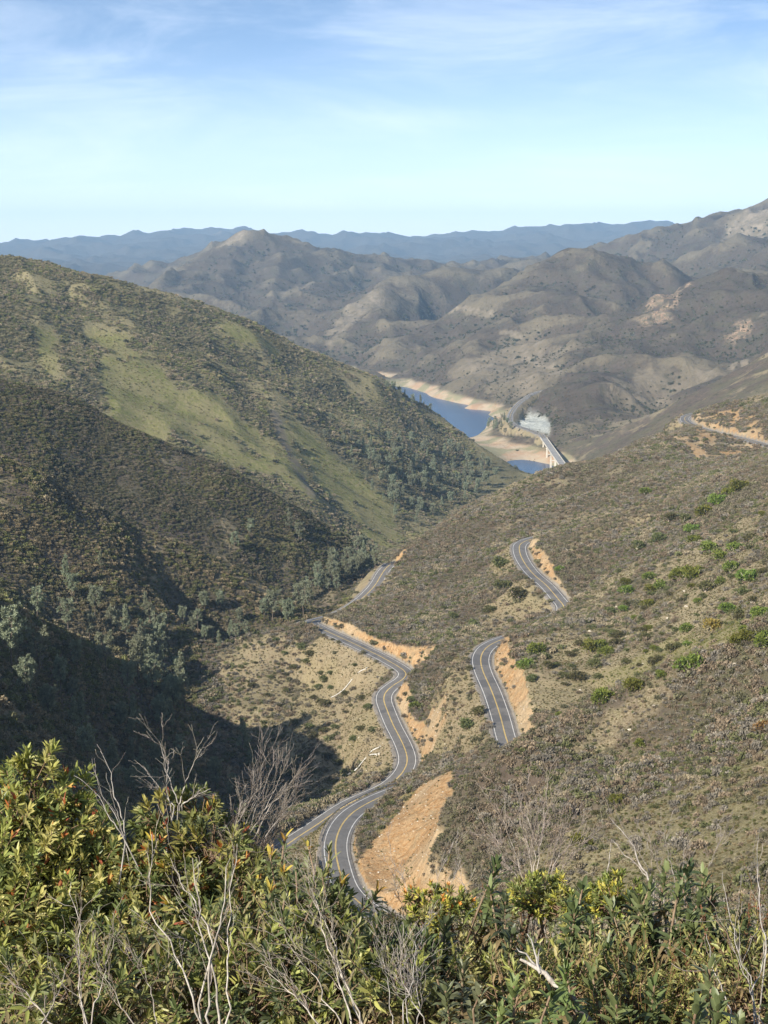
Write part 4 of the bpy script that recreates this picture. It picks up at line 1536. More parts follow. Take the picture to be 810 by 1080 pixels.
wood([(135, 690), (165, 676), (190, 720), (205, 752), (180, 762), (150, 730), (136, 712)], 22, 9, 15, 'grey pine in the tight clump at the mouth of the dark canyon',
     'pines clumped at the canyon mouth', 1)
wood([(330, 612), (352, 590), (392, 585), (398, 600), (370, 622), (345, 640), (318, 645)], 34, 8, 13, 'grey pine in the grove under the end of the far dark spur',
     'pines grouped under the far spur', 2)
wood([(140, 650), (240, 640), (300, 660), (230, 690), (170, 685)], 16, 7, 11, 'scattered grey pine at the foot of the lit lower left hillside', 'pines along the hillside foot', 3)
wood([(0, 720), (60, 780), (130, 850), (240, 860), (280, 800), (230, 775), (180, 750), (90, 720)], 24, 8, 13, 'dim pine down in the shaded canyon behind the bushes', 'pines in the shaded canyon', 4)
wood([(400, 455), (450, 470), (500, 478), (540, 500), (530, 512), (500, 525), (460, 548), (425, 560), (400, 520), (380, 490)], 105, 9, 15,
     'small grey pine in the wood on the spur above the reservoir', 'pines on the spur above the reservoir', 5, False, 6)
wood([(330, 440), (400, 452), (420, 540), (380, 520), (350, 480)], 18, 7, 11, 'small grey pine dotted along the upper edge of the right meadow', 'pines beside the meadow', 6, False, 8)
wood([(410, 405), (445, 425), (470, 440), (440, 432), (405, 412)], 12, 7, 11, 'tiny pine on the bank just left of the reservoir', 'pines on the reservoir bank', 7, False, 8)

wood([(515, 440), (530, 438), (538, 446), (540, 460), (524, 462), (512, 456)], 16, 8, 12, 'small pine on the point between the reservoir and the bridge road', 'pines beside the bridge road', 8, False, 8)
# ------------------------------------------------------------------ oaks / dark trees of the far hills as one mass
def oak_src(seed):
    return blob_shrub(seed, n=170, lobes=6, size=.36, cols=((0.075, 0.080, 0.048), (0.115, 0.115, 0.072)), flat=1.1, twigs=3)


M_FAROAK = make_leaf_mat('oak_leaf', None, 0.15, 0.08, 0.8, rnd=0.6)
oak_objs = []
for k, (px, py, s, lab) in enumerate([(313, 473, 5.2, 'dark round oak alone on the middle of the right meadow'), (190, 478, 4.6, 'dark oak at the lower edge of the green meadow'),
                                      (291, 488, 4.0, 'dark low oak near the dirt gully at the meadow foot'), (247, 463, 3.6, 'small dark oak half-way down the green meadow'),
                                      (125, 380, 3.0, 'small dark oak high on the green meadow'), (133, 361, 3.4, 'dark oak near the top corner of the green meadow'),
                                      (213, 462, 3.2, 'small oak between two larger ones on the lower meadow'), (375, 532, 4.0, 'dark oak on the tan slope above the far spur end')]):
    g = ground(px, py)
    me = oak_src(700 + k).mesh('oak_tree')
    o = obj('oak_tree', me, M_FAROAK, None, (g[0], g[1], g[2] - 0.3))
    o.scale = (s, s, s * .8)
    tag(o, lab, 'tree')
    oak_objs.append(o)
farm = (RRg > 2300) & (RRg < 9000) & (Z > ZW + 16)
dens = 0.0105 * np.clip(0.9 + 1.2 * fbm(X, Y, 330, 4, 411) + 1.1 * CONC, 0.05, 4) * np.where(BR > 0.75, 0.6, 1.0) * (1 - TAL) * (1 - 0.7 * BARE) * np.clip(2600 / RRg, .1, 1) ** 2.2
P, i, j = scatter(dens, farm, 412)
n = len(P)
print('far trees', n)
s = prng.uniform(0.9, 3.0, n) * np.where(CONC[i, j] > .45, 1.55, 1.0) * np.clip(np.hypot(P[:, 0], P[:, 1]) / 3500, .8, 1.6)
gn_instances('far_trees', P - np.c_[np.zeros(n), np.zeros(n), .4 * s], prng.uniform(0, 6.28, n), np.c_[s, s, s * prng.uniform(.8, 1.4, n)], prng.integers(0, 4, n),
             np.ones((n, 3)), oak_objs[:4], 'scattered dark trees dotting the distant hills beyond the lake', 'trees')
dens = 0.0016 * np.clip(0.6 + 1.3 * fbm(X, Y, 200, 3, 421), 0, 2.5) * (1 - GRASS * .97)
P, i, j = scatter(dens, (RRg > 1230) & (RRg < 2350) & (X < 0.1 * Y) & (Z > ZW + 6), 422)
n = len(P)
s = prng.uniform(1.6, 3.4, n)
gn_instances('far_trees', P - np.c_[np.zeros(n), np.zeros(n), .3 * s], prng.uniform(0, 6.28, n), np.c_[s, s, s * prng.uniform(.8, 1.2, n)], prng.integers(0, 4, n),
             np.ones((n, 3)), oak_objs[:4], 'small dark trees sprinkled over the large left hill around the meadow', 'trees')
print('E trees', n)

# ------------------------------------------------------------------ green shrubs on the right hand slopes, one by one
GS = []
for k in range(5):
    mb = blob_shrub(800 + k, n=1000, lobes=8, size=.165, cols=((0.085, 0.118, 0.025), (0.185, 0.205, 0.042)), flat=.95, twigs=8, wd=.6)
    me = mb.mesh('green_shrub')
    me.materials.append(M_SHRUB)
    GS.append(me)
GSD = []
for k in range(3):
    mb = blob_shrub(820 + k, n=800, lobes=7, size=.17, cols=((0.085, 0.095, 0.036), (0.14, 0.135, 0.058)), flat=.9, twigs=8, wd=.6)
    me = mb.mesh('dark_shrub')
    me.materials.append(M_SHRUB)
    GSD.append(me)
GSR = []
for k in range(1):
    mb = blob_shrub(830 + k, n=800, lobes=7, size=.17, cols=((0.15, 0.12, 0.035), (0.24, 0.15, 0.05)), flat=.95, twigs=8, wd=.6)
    me = mb.mesh('reddish_shrub')
    me.materials.append(M_SHRUB)
    GSR.append(me)
# (x, base y, width px, kind, what singles it out)
GREEN = [
    (568, 690, 17, 'g', 'round dark green shrub right of the upper road cut, largest of a trio'), (555, 706, 16, 'g', 'round green shrub just above the orange cut of the upper road'),
    (577, 705, 10, 'd', 'small dark round shrub right of the one above the orange cut'), (609, 717, 14, 'o', 'yellowish shrub midway down the stony slope'),
    (627, 705, 13, 'o', 'olive shrub under a long green thicket on the stony slope'), (634, 741, 21, 'g', 'wide dark green double shrub near the crest of the near spur'),
    (668, 728, 18, 'g', 'dark spreading shrub right of the wide double one'), (588, 758, 9, 'g', 'little green shrub alone on the grassy strip behind the near spur'),
    (659, 626, 13, 'g', 'upright bright green shrub at the left of the slope shrubs'), (660, 616, 10, 'g', 'small green shrub touching the top of an upright one'),
    (682, 640, 13, 'g', 'green shrub lowest in a chain of three going down the slope'), (686, 624, 12, 'g', 'green shrub at the middle of a chain of three'),
    (684, 611, 12, 'g', 'green shrub at the top of a chain of three'), (695, 623, 14, 'y', 'bright yellow green shrub beside the chain of three'),
    (716, 613, 16, 'y', 'yellow green shrub at the left end of the central thicket'), (731, 611, 18, 'y', 'broad yellow green shrub in the middle of the central thicket'),
    (744, 624, 15, 'o', 'olive shrub at the lower right end of the central thicket'), (733, 574, 13, 'g', 'dark green shrub left of the tall bright pair'),
    (748, 582, 17, 'y', 'tallest bright yellow green shrub on the upper slope'), (760, 591, 16, 'y', 'bright green shrub leaning against the tallest one'),
    (775, 583, 14, 'y', 'bright shrub right of the leaning one on the upper slope'), (771, 604, 13, 'g', 'mid green shrub under the bright cluster'),
    (759, 617, 11, 'g', 'small dark green shrub near a pale rock'), (787, 613, 19, 'g', 'large dark green shrub toward the right edge'),
    (781, 628, 12, 'd', 'dark round shrub just below the large one near the right edge'), (791, 572, 14, 'o', 'olive shrub high near the right edge'),
    (767, 646, 14, 'g', 'green shrub on the right half of the stony slope, over a grey one'), (777, 652, 13, 'd', 'dark green shrub beside the one over the grey bush'),
    (803, 654, 16, 'g', 'shaggy green shrub at the right edge'), (752, 664, 17, 'r', 'reddish brown round shrub among the green ones'),
    (723, 667, 12, 'g', 'solitary dark green round shrub left of the reddish one'), (682, 674, 11, 'o', 'small olive shrub left of the solitary dark round one'),
    (708, 688, 13, 'o', 'yellowish dark shrub in the middle of the slope, below the solitary one'), (727, 708, 24, 'g', 'widest bright green shrub, just behind the near spur crest'),
    (697, 714, 10, 'g', 'small green shrub left of the widest bright one'), (689, 701, 10, 'o', 'little olive shrub above and left of the widest bright one'),
    (776, 681, 15, 'g', 'green shrub in the row rising to the right edge, first'), (790, 676, 17, 'y', 'yellow green shrub in the row rising to the right edge, second'),
    (806, 682, 18, 'y', 'bright yellow green shrub at the end of the row by the right edge'), (640, 690, 14, 'y', 'yellow green shrub at the upper end of the long left thicket'),
    (630, 684, 15, 'g', 'dark green shrub inside the long left thicket'), (622, 687, 15, 'y', 'yellow shrub at the lower end of the long left thicket'),
    (650, 681, 12, 'o', 'olive shrub just off the top of the long left thicket'), (730, 562, 13, 'y', 'bright shrub at the lower end of the upper ridge row'),
    (722, 552, 12, 'o', 'olive shrub beside the lower end of the upper ridge row'), (742, 545, 16, 'y', 'yellow shrub in the upper ridge row, second from its lower end'),
    (757, 533, 15, 'g', 'green shrub in the middle of the upper ridge row'), (768, 524, 15, 'y', 'yellow shrub in the upper ridge row, right of the middle'),
    (783, 517, 16, 'y', 'bright shrub near the top of the upper ridge row beside a white rock'), (745, 524, 10, 'o', 'olive shrub standing off above the upper ridge row'),
    (695, 571, 12, 'o', 'olive shrub at the left end of the upper slope'), (672, 580, 12, 'd', 'dark shrub near a pale grassy gap on the upper slope'),
    (706, 550, 12, 'd', 'dark tall shrub beside the pale grassy ridge'), (680, 521, 10, 'y', 'small yellow green shrub far up the brown slope'),
    (615, 893, 20, 'g', 'single round dark green shrub on the near slope above the bushes'), (676, 788, 10, 'g', 'small bright green shrub midway on the near slope'),
    (650, 848, 14, 'g', 'spreading green shrub low on the near slope'), (690, 853, 9, 'd', 'small dark shrub right of the spreading green one on the near slope'),
    (806, 772, 16, 'r', 'reddish olive shrub at the right edge of the near slope'), (600, 872, 11, 'd', 'dark shrub left above the single round green one'),
    (628, 860, 9, 'd', 'small dark shrub right above the single round green one'), (437, 747, 10, 'y', 'yellow green shrub on the bank between the two winding roads'),
    (434, 740, 8, 'o', 'olive shrub next to the yellow green one between the roads'), (492, 768, 15, 'd', 'dark shrub beside the fill of the upper road'),
    (505, 756, 14, 'd', 'dark green shrub above the fill beside the upper road'), (545, 632, 16, 'd', 'dark spreading shrub under the outer edge of the upper road'),
    (530, 622, 14, 'd', 'dark shrub further left under the upper road edge'), (527, 598, 15, 'd', 'dark shrub on the orange patch left of the upper road'),
    (516, 646, 11, 'd', 'dark low shrub on the tan fill left of the upper road'), (590, 603, 9, 'g', 'little green shrub right of the upper road cut'),
    (500, 660, 10, 'd', 'small dark shrub on the fill above the middle road bend'), (478, 652, 9, 'd', 'tiny dark shrub on the brown slope left of the tan fill'),
]
grng = np.random.default_rng(77)


def put_shrub(px, py, wpx, kd, lab, group, sq=1.0):
    g = ground(px, py)
    R = math.hypot(g[0], g[1])
    pool = {'g': GS, 'y': GS, 'o': GSD, 'd': GSD, 'r': GSR}[kd]
    me = pool[int(grng.integers(0, len(pool)))]
    o = obj('green_shrub' if kd in 'gy' else ('reddish_shrub' if kd == 'r' else 'dark_shrub'), me, None, None, (g[0], g[1], g[2] + 0.05))
    s = 0.5 * wpx * R / F * 1.5
    o.scale = (s, s, s * grng.uniform(.8, 1.1) * sq)
    o.rotation_euler = (0, 0, grng.uniform(0, 6.28))
    tag(o, lab, 'shrub', group)
    return o


for px, py, w, kd, lab in GREEN:
    put_shrub(px, py, w, kd, lab, 'separate shrubs on the right hand slopes')
srng = np.random.default_rng(1717)
k = 0
while k < 60:
    x, y = srng.uniform(560, 808), srng.uniform(515, 735)
    if y < 690 - (x - 560) * 0.62 or y > 745 - (x - 560) * 0.33:
        continue
    kd = 'd' if srng.random() < .45 else ('o' if srng.random() < .5 else ('g' if srng.random() < .6 else 'y'))
    put_shrub(x, y, srng.uniform(5, 11), kd, 'small shrub among the larger green ones on the stony right slope', 'small shrubs on the stony right slope', .9)
    k += 1
# shrubs dotted over the tan slopes below the winding road
KN = [(342, 718, 10), (339, 712, 8), (322, 700, 12), (327, 692, 9), (318, 684, 9), (342, 745, 13), (336, 727, 9), (350, 727, 7), (363, 733, 8), (349, 712, 7), (372, 703, 6),
      (387, 748, 9), (383, 738, 8), (365, 752, 7), (330, 738, 7), (310, 705, 8), (352, 768, 9), (340, 772, 10), (330, 778, 8), (360, 790, 8), (380, 770, 8), (392, 772, 9),
      (375, 782, 8), (345, 800, 9), (358, 806, 8), (330, 815, 9), (318, 800, 9), (300, 780, 8), (310, 765, 8), (295, 745, 7), (285, 715, 7), (270, 700, 6), (300, 730, 7), (282, 735, 7),
      (265, 725, 7), (255, 705, 6), (300, 690, 7), (290, 676, 6), (340, 838, 10), (352, 840, 8), (362, 820, 7), (315, 840, 10), (325, 768, 7), (308, 818, 9)]
for px, py, w in KN:
    put_shrub(px + grng.uniform(-2, 2), py, w * grng.uniform(.8, 1.2), 'd' if grng.random() < .75 else 'o', 'small dark shrub dotted over the tan slope under the winding road', 'dark shrubs dotting the tan slope', .85)

# ------------------------------------------------------------------ rocks lying on the right hand slope
RK = []
for k in range(4):
    rng = np.random.default_rng(900 + k)
    import bmesh
    bm = bmesh.new()
    bmesh.ops.create_icosphere(bm, subdivisions=2, radius=1)
    pl = rand_dirs(9, rng)
    for v in bm.verts:
        p = np.array(v.co)
        for q in pl:
            dd = p @ q - rng.uniform(.55, .75)
            if dd > 0:
                p = p - q * dd * .85
        v.co = Vector(p * [1, .8, .65])
    me = bpy.data.meshes.new('boulder')
    bm.to_mesh(me)
    bm.free()
    me.materials.append(M_ROCK)
    RK.append(me)
ROCKS = [(707, 624, 8), (712, 620, 5), (722, 624, 5), (795, 636, 8), (798, 510, 7), (705, 636, 4), (724, 640, 6), (622, 666, 4), (638, 776, 4), (664, 770, 6), (700, 790, 4),
         (662, 828, 5), (682, 797, 4), (726, 798, 3), (745, 846, 4), (760, 835, 4), (790, 842, 5), (700, 700, 4), (678, 700, 3), (733, 722, 3), (755, 740, 5), (650, 640, 3), (704, 652, 4),
         (775, 700, 4), (660, 672, 3), (725, 770, 4), (690, 745, 5), (612, 728, 4), (603, 770, 3), (736, 812, 3), (752, 870, 4), (780, 862, 4), (805, 825, 5), (652, 522, 4), (704, 538, 4), (757, 512, 5)]
BIGR = {0: 'large pale boulder among the central thicket of slope shrubs', 3: 'white angular boulder near the right edge of the stony slope', 4: 'white boulder beside the top of the upper ridge row of shrubs',
        9: 'pale flat boulder on the brown near slope'}
for k, (px, py, w) in enumerate(ROCKS):
    g = ground(px, py)
    R = math.hypot(g[0], g[1])
    s = .5 * w * R / F
    o = obj('boulder', RK[k % 4], None, None, (g[0], g[1], g[2] + s * .15))
    o.scale = (s, s * grng.uniform(.7, 1.1), s * grng.uniform(.7, 1.2))
    o.rotation_euler = (grng.uniform(-.3, .3), grng.uniform(-.3, .3), grng.uniform(0, 6.28))
    tag(o, BIGR.get(k, 'small pale rock scattered over the right hand slopes'), 'rock', 'pale rocks on the right hand slopes')

rubd = 0.16 * np.clip(CUT, 0, 1) + 0.05 * np.clip(FILLZ, 0, 1) * (1 - ROADM)
P, i, j = scatter(rubd * (0.3 + 2.2 * np.clip(fbm(X, Y, 9, 3, 341), 0, 1)), (RRg > 200) & (RRg < 1300), 342)
n = len(P)
s = grng.uniform(.08, .42, n) * grng.uniform(.5, 1.3, n)
gn_instances('loose_stones', P, grng.uniform(0, 6.28, n), np.stack([s, s, s * .8], 1), grng.integers(0, 4, n), np.ones((n, 3)), [o for o in col.objects if o.name.startswith('boulder')][:4],
             'loose stones fallen over the orange road cuts and tan fill slopes', 'stones')
# ------------------------------------------------------------------ bushes at the viewpoint, leaf by leaf
UP = np.array([0, 0, 1.0])


def unit(a):
    return a / (np.linalg.norm(a, axis=-1, keepdims=True) + 1e-9)


def wiggle(p0, p1, n, amp, rng, sag=0.0):
    u = np.linspace(0, 1, n)[:, None]
    P = p0 + (p1 - p0) * u
    L = np.linalg.norm(p1 - p0)
    k = rng.normal(size=(n, 3)) * amp * L
    k = np.cumsum(k, axis=0)
    k = k - k[0] - (k[-1] - k[0]) * u
    return P + k + np.array([0, 0, 1.0]) * sag * L * np.sin(u * math.pi)


def shoot_leaves(mb, S, D, L, per, leafL, leafW, pal, tip, rng, droop=0.2, open_=0.9, tipfrac=0.2, lowdead=None, cluster=0.55, fold=.35):
    """leaves in a spiral along shoots starting at S, direction D, length L"""
    N = len(S)
    u = (1 - cluster) + cluster * (np.arange(per) + rng.random((N, per))) / per
    ang = np.arange(per) * 2.399 + rng.uniform(0, 6.28, (N, 1)) + rng.normal(size=(N, per)) * .35
    ref = np.where(np.abs(D[:, 2:3]) < .9, UP, np.array([1.0, 0, 0]))
    b1 = unit(np.cross(D, ref))
    b2 = np.cross(D, b1)
    rad = np.cos(ang)[..., None] * b1[:, None] + np.sin(ang)[..., None] * b2[:, None]
    P = S[:, None] + D[:, None] * (L[:, None] * u)[..., None]
    f = (u - (1 - cluster)) / cluster                       # 0 low .. 1 tip
    d = rad * (open_ * (1.15 - .75 * f))[..., None] + D[:, None] * (.25 + .9 * f)[..., None] + rng.normal(size=(N, per, 3)) * .18
    c0 = np.array(pal)[rng.integers(0, len(pal), N)]
    c = c0[:, None] * rng.uniform(.75, 1.25, (N, per, 1)) * np.ones((1, 1, 3))
    if tip is not None:
        t = (f > 1 - tipfrac)[..., None] * (rng.random((N, 1, 1)) < .20)
        ct = np.array(tip)[rng.integers(0, len(tip), (N, per))]
        c = np.where(t, ct, c)
    c = c * 1.22
    dr = droop * (1.25 - f) * rng.uniform(.5, 1.5, (N, per))
    if lowdead is not None:
        t = ((f < .25) & (rng.random((N, per)) < .7))[..., None]
        c = np.where(t, np.array(lowdead) * rng.uniform(.7, 1.2, (N, per, 1)), c)
        dr = np.where(t[..., 0], dr + .5, dr)
    LL = leafL * rng.uniform(.65, 1.2, (N, per)) * (1.0 - .35 * f)
    WW = leafW * rng.uniform(.75, 1.25, (N, per)) * (1.0 - .2 * f)
    nr = D[:, None] * 1.0 - rad * .25 + rng.normal(size=(N, per, 3)) * .25
    mb.leaves(P.reshape(-1, 3), d.reshape(-1, 3), nr.reshape(-1, 3), LL.ravel(), WW.ravel(), dr.ravel(), c.reshape(-1, 3), fold)


def crown_bush(name, label, cat, spheres, shoots, per, leafL, leafW, pal, tip, seed, droop=.25, tipfrac=.2, group=None, shootL=(.5, .6), stems=True, lowdead=None, mat=None, up=.35, open_=.9, fold=.35):
    rng = np.random.default_rng(seed)
    C = np.array([at(x, y, R) for x, y, R, r in spheres])
    rr = np.array([s[3] for s in spheres])
    g = C[:, :2].mean(0)
    gz = height(g[0], g[1])
    base = np.array([g[0], g[1], gz])
    root = empty(name, tuple(base))
    tag(root, label, cat, group)
    fm, sm = MB(), MB()
    k = rng.choice(len(rr), shoots, p=rr ** 2 / (rr ** 2).sum())
    d = rand_dirs(shoots, rng)
    d[:, 2] = d[:, 2] * .75 + .25
    d = unit(d)
    S = C[k] + d * (rr[k] * rng.uniform(.25, .75, shoots))[:, None]
    D = unit(d * .9 + UP * up + rng.normal(size=(shoots, 3)) * .25)
    L = rr[k] * rng.uniform(*shootL, shoots)
    shoot_leaves(fm, S - base, D, L, per, leafL, leafW, pal, tip, rng, droop, open_, tipfrac, lowdead, fold=fold)
    for q in range(len(C)):
        b0 = base + np.r_[rng.normal(size=2) * .12, -.05]
        P = wiggle(b0, C[q], 9, .03, rng)
        sm.tube(P - base, np.linspace(.016, .007, 9), 5, (1, 1, 1))
        for i in np.where(k == q)[0][:60]:
            W = wiggle(C[q] + rng.normal(size=3) * rr[q] * .15, S[i] + D[i] * L[i] * .9, 5, .04, rng)
            sm.tube(W - base, np.linspace(.005, .0022, 5), 4, (.95, .9, .85))
    fm.build('foliage', mat or M_LEAF, root, smooth=True)
    sm.build('stems', M_STEM, root, smooth=True)
    return root


def rosette_plant(name, label, cat, tips, seed, leafL=.14, leafW=.027, pal=None, per=38, group=None, spread=.30, tip=None, dead=(.20, .15, .075), shoot=.30, droop=.7, sub=2):
    """tall stems each topped by a whorl of long narrow leaves, older leaves hanging below"""
    rng = np.random.default_rng(seed)
    T = np.array([at(*t) for t in tips])
    c = T[:, :2].mean(0)
    base = np.array([c[0], c[1], height(c[0], c[1])])
    root = empty(name, tuple(base))
    tag(root, label, cat, group)
    fm, sm = MB(), MB()
    S, D, L = [], [], []
    for t in T:
        b = base + np.r_[(t[:2] - c) * .6 + rng.normal(size=2) * .06, 0]
        b[2] = height(b[0], b[1]) - .04
        P = wiggle(b, t, 10, .022, rng)
        sm.tube(P - base, np.linspace(.012, .005, 10), 6, (1, 1, 1))
        dd = unit(unit(P[-1] - P[-3]) + UP * .7)
        S.append(t - dd * shoot)
        D.append(dd)
        L.append(shoot)
        for _ in range(sub):
            e = t + np.r_[rng.normal(size=2) * spread * .45, -rng.uniform(.08, .30)]
            m = P[5] + (P[7] - P[5]) * rng.random()
            Q = wiggle(m, e, 6, .03, rng)
            sm.tube(Q - base, np.linspace(.006, .0035, 6), 5, (1, 1, 1))
            dd = unit(unit(Q[-1] - Q[-2]) + UP * .8)
            l = shoot * rng.uniform(.55, .9)
            S.append(e - dd * l)
            D.append(dd)
            L.append(l)
    pal = [tuple(np.array(q) * 1.45) for q in (pal or [(.050, .066, .026), (.066, .085, .032), (.085, .100, .040), (.045, .055, .028)])]
    shoot_leaves(fm, np.array(S) - base, np.array(D), np.array(L), per, leafL, leafW, pal, tip, rng, droop, 1.0, .14, dead, .85)
    fm.build('foliage', M_LEAF, root, smooth=True)
    sm.build('stems', M_STEM, root, smooth=True)
    return root


def dead_shrub(label, mains, seed, r0=.011, twigs=7, twigL=.30, levels=2, name='dead_shrub', group=None, base=None, tint=(1, 1, 1), amp=.035):
    """bare grey branches: mains = [((px,py,R) start, (px,py,R) tip), ...]"""
    rng = np.random.default_rng(seed)
    mb, tb = MB(), MB()
    A0 = np.array([at(*m[0]) for m in mains])
    c = A0.mean(0)
    root_z = height(c[0], c[1])
    B = np.array([c[0], c[1], root_z]) if base is None else base
    root = empty(name, tuple(B))
    tag(root, label, 'dead shrub', group)

    def grow(P, r, lev):
        n = len(P)
        tot = np.linalg.norm(P[-1] - P[0])
        for _ in range(twigs if lev == levels else max(2, twigs // 2)):
            i = int(rng.integers(max(1, n // 4), n - 1))
            t = unit(P[i + 1] - P[i - 1])
            d = unit(t * 1.0 + rng.normal(size=3) * .42 + UP * .1)
            l = min(twigL * (0.55 if lev < levels else 1.0), tot * .6) * rng.uniform(.4, 1.15)
            Q = wiggle(P[i], P[i] + d * l, 6, .04, rng)
            rq = r[i] * .46
            rad = np.linspace(rq, rq * .35, 6)
            tb.tube(Q - B, np.maximum(rad, .0009), 4, np.array(tint) * np.array([1, rng.uniform(.92, 1.0), rng.uniform(.84, 1.0)]) * rng.uniform(.5, 1.05))
            if lev > 1:
                grow(Q, rad, lev - 1)
    for s, e in mains:
        p0, p1 = at(*s), at(*e)
        P = wiggle(p0, p1, 14, amp * .42, rng)
        # run the stem down to the soil
        g = np.array([p0[0] * .6 + B[0] * .4, p0[1] * .6 + B[1] * .4, 0])
        g[2] = height(g[0], g[1]) - .05
        low = wiggle(g, p0, 6, .03, rng)
        P = np.vstack([low[:-1], P])
        r = np.linspace(r0 * .58, r0 * .13, len(P)) * rng.uniform(.7, 1.15)
        mb.tube(P - B, r, 6, np.array(tint) * rng.uniform(.9, 1.1))
        grow(P[5:], r[5:], levels)
    mb.build('branches', M_DEAD, root, smooth=True)
    tb.build('twigs', M_DEAD, root, smooth=True)
    return root


def wisp_bush(label, tips, seed, n=60, pal=((.17, .17, .05), (.12, .13, .045)), hgt=.7, spread=.22, name='broom_shrub', leaf=.018, red=0.0):
    """many thin upright wands with tiny leaves"""
    rng = np.random.default_rng(seed)
    T = np.array([at(*t) for t in tips])
    c = T.mean(0)
    base = np.array([c[0], c[1], height(c[0], c[1])])
    root = empty(name, tuple(base))
    tag(root, label, 'shrub')
    fm, sm = MB(), MB()
    for q in range(n):
        t = T[q % len(T)] + np.r_[rng.normal(size=2) * spread, rng.uniform(-.35, .08)]
        s = np.array([base[0] * .4 + t[0] * .6, base[1] * .4 + t[1] * .6, t[2] - hgt * rng.uniform(.8, 1.4)])
        s[:2] += rng.normal(size=2) * .05
        P = wiggle(s, t, 10, .025, rng)
        sm.tube(P - base, np.linspace(.0035, .0012, 10), 3, (1.0, .8, .6))
        m = 110
        u = rng.uniform(.25, 1, m) * 9
        i = np.minimum(u.astype(int), 8)
        X_ = P[i] + (P[i + 1] - P[i]) * (u - i)[:, None]
        ax = unit(P[i + 1] - P[i])
        d = unit(rand_dirs(m, rng) * .8 + ax * .7)
        cc = np.array(pal)[rng.integers(0, len(pal))] * rng.uniform(.7, 1.3, (m, 1))
        if rng.random() < red:
            cc = np.array((.20, .085, .05)) * rng.uniform(.7, 1.3, (m, 1))
        fm.quads(X_ - base, d, rand_dirs(m, rng), leaf * rng.uniform(.6, 1.6, m), np.full(m, leaf * .34), cc)
    fm.build('foliage', M_DRYLEAF, root)
    sm.build('stems', M_STEM, root, smooth=True)
    return root


TOY = [(.22, .235, .065), (.28, .275, .085), (.16, .185, .055), (.34, .31, .11), (.12, .145, .05)]
RED = [(.30, .10, .035), (.36, .17, .05), (.24, .07, .04), (.40, .26, .08)]
DKG = [(.085, .108, .038), (.125, .145, .05), (.16, .17, .065), (.07, .085, .038), (.23, .225, .085)]
YEL = [(.30, .29, .06), (.20, .23, .06), (.15, .18, .05), (.38, .34, .07), (.12, .14, .045)]
OLV = [(.25, .24, .09), (.18, .185, .07), (.31, .27, .12), (.13, .14, .055)]

crown_bush('toyon_bush', 'tall leafy bush with reddish shoot tips rising at the left edge', 'bush',
           [(46, 812, 8.8, .13), (32, 842, 8.7, .20), (62, 850, 8.7, .20), (12, 880, 8.5, .25), (70, 890, 8.5, .25), (100, 905, 8.4, .20), (40, 925, 8.3, .30), (5, 950, 8.2, .35),
            (95, 950, 8.2, .28), (125, 965, 8.1, .22), (60, 985, 8.0, .35), (15, 1020, 7.8, .40), (100, 1015, 7.8, .35), (-30, 960, 8.2, .4), (-25, 1040, 7.6, .4)],
           860, 20, .092, .019, TOY, RED, 1001, .18, .22, shootL=(.55, .9))
crown_bush('toyon_bush', 'bush with dark red and yellow leaf tips left of the grey dead thicket', 'bush',
           [(168, 868, 8.4, .13), (208, 862, 8.4, .13), (240, 880, 8.5, .14), (185, 900, 8.2, .20), (225, 915, 8.1, .22), (150, 920, 8.2, .18), (195, 950, 8.0, .28), (255, 945, 8.0, .20),
            (150, 985, 7.8, .25), (235, 985, 7.7, .3)],
           330, 19, .095, .018, DKG + [(.16, .16, .05), (.20, .18, .05)], RED + [(.45, .36, .06)], 1002, .2, .25, shootL=(.55, .9))
crown_bush('leafy_bush', 'dark leafy bush across the bottom, under the pale forked branches', 'bush',
           [(60, 1060, 6.9, .28), (130, 1040, 7.0, .28), (190, 1030, 7.0, .28), (250, 1035, 6.9, .28), (310, 1030, 6.9, .26), (360, 1045, 6.8, .26), (100, 1095, 6.5, .3), (180, 1090, 6.5, .3),
            (260, 1090, 6.5, .3), (340, 1095, 6.4, .3), (20, 1095, 6.5, .3), (280, 985, 7.3, .22), (320, 975, 7.3, .22), (350, 1000, 7.1, .22), (400, 1085, 6.4, .28)],
           640, 18, .098, .018, DKG + TOY[:2], None, 1003, .3, shootL=(.55, .9), lowdead=(.24, .20, .10))
rosette_plant('yerba_santa', 'long-leaved green shrub standing in front of the lower road leg', 'shrub',
              [(300, 884, 7.6), (325, 893, 7.5), (347, 898, 7.5), (285, 902, 7.4), (312, 915, 7.3), (340, 925, 7.2), (360, 930, 7.2), (330, 950, 7.0), (300, 950, 7.0), (285, 940, 7.2)], 1010,
              leafL=.125, leafW=.024, per=30, pal=[(.085, .100, .042), (.110, .120, .055), (.060, .075, .032), (.135, .140, .062)], tip=[(.38, .30, .06), (.30, .18, .05)])
rosette_plant('yerba_santa', 'dark-leaved clump low in front of the orange bank foot', 'shrub',
              [(378, 972, 7.0), (398, 975, 6.9), (365, 985, 6.9), (388, 992, 6.8), (410, 1000, 6.7), (425, 985, 6.9)], 1011, pal=[(.035, .048, .022), (.050, .062, .027), (.070, .080, .035)])
rosette_plant('yerba_santa', 'tall dark rosette stem standing clear left of the yellow flowering bush', 'shrub', [(524, 912, 7.3), (517, 940, 7.2), (533, 950, 7.1)], 1012, per=40, sub=1)
rosette_plant('yerba_santa', 'dark rosette stem between the two yellow bushes', 'shrub', [(614, 938, 7.2), (606, 962, 7.1), (622, 975, 7.0)], 1013, per=38, sub=1)
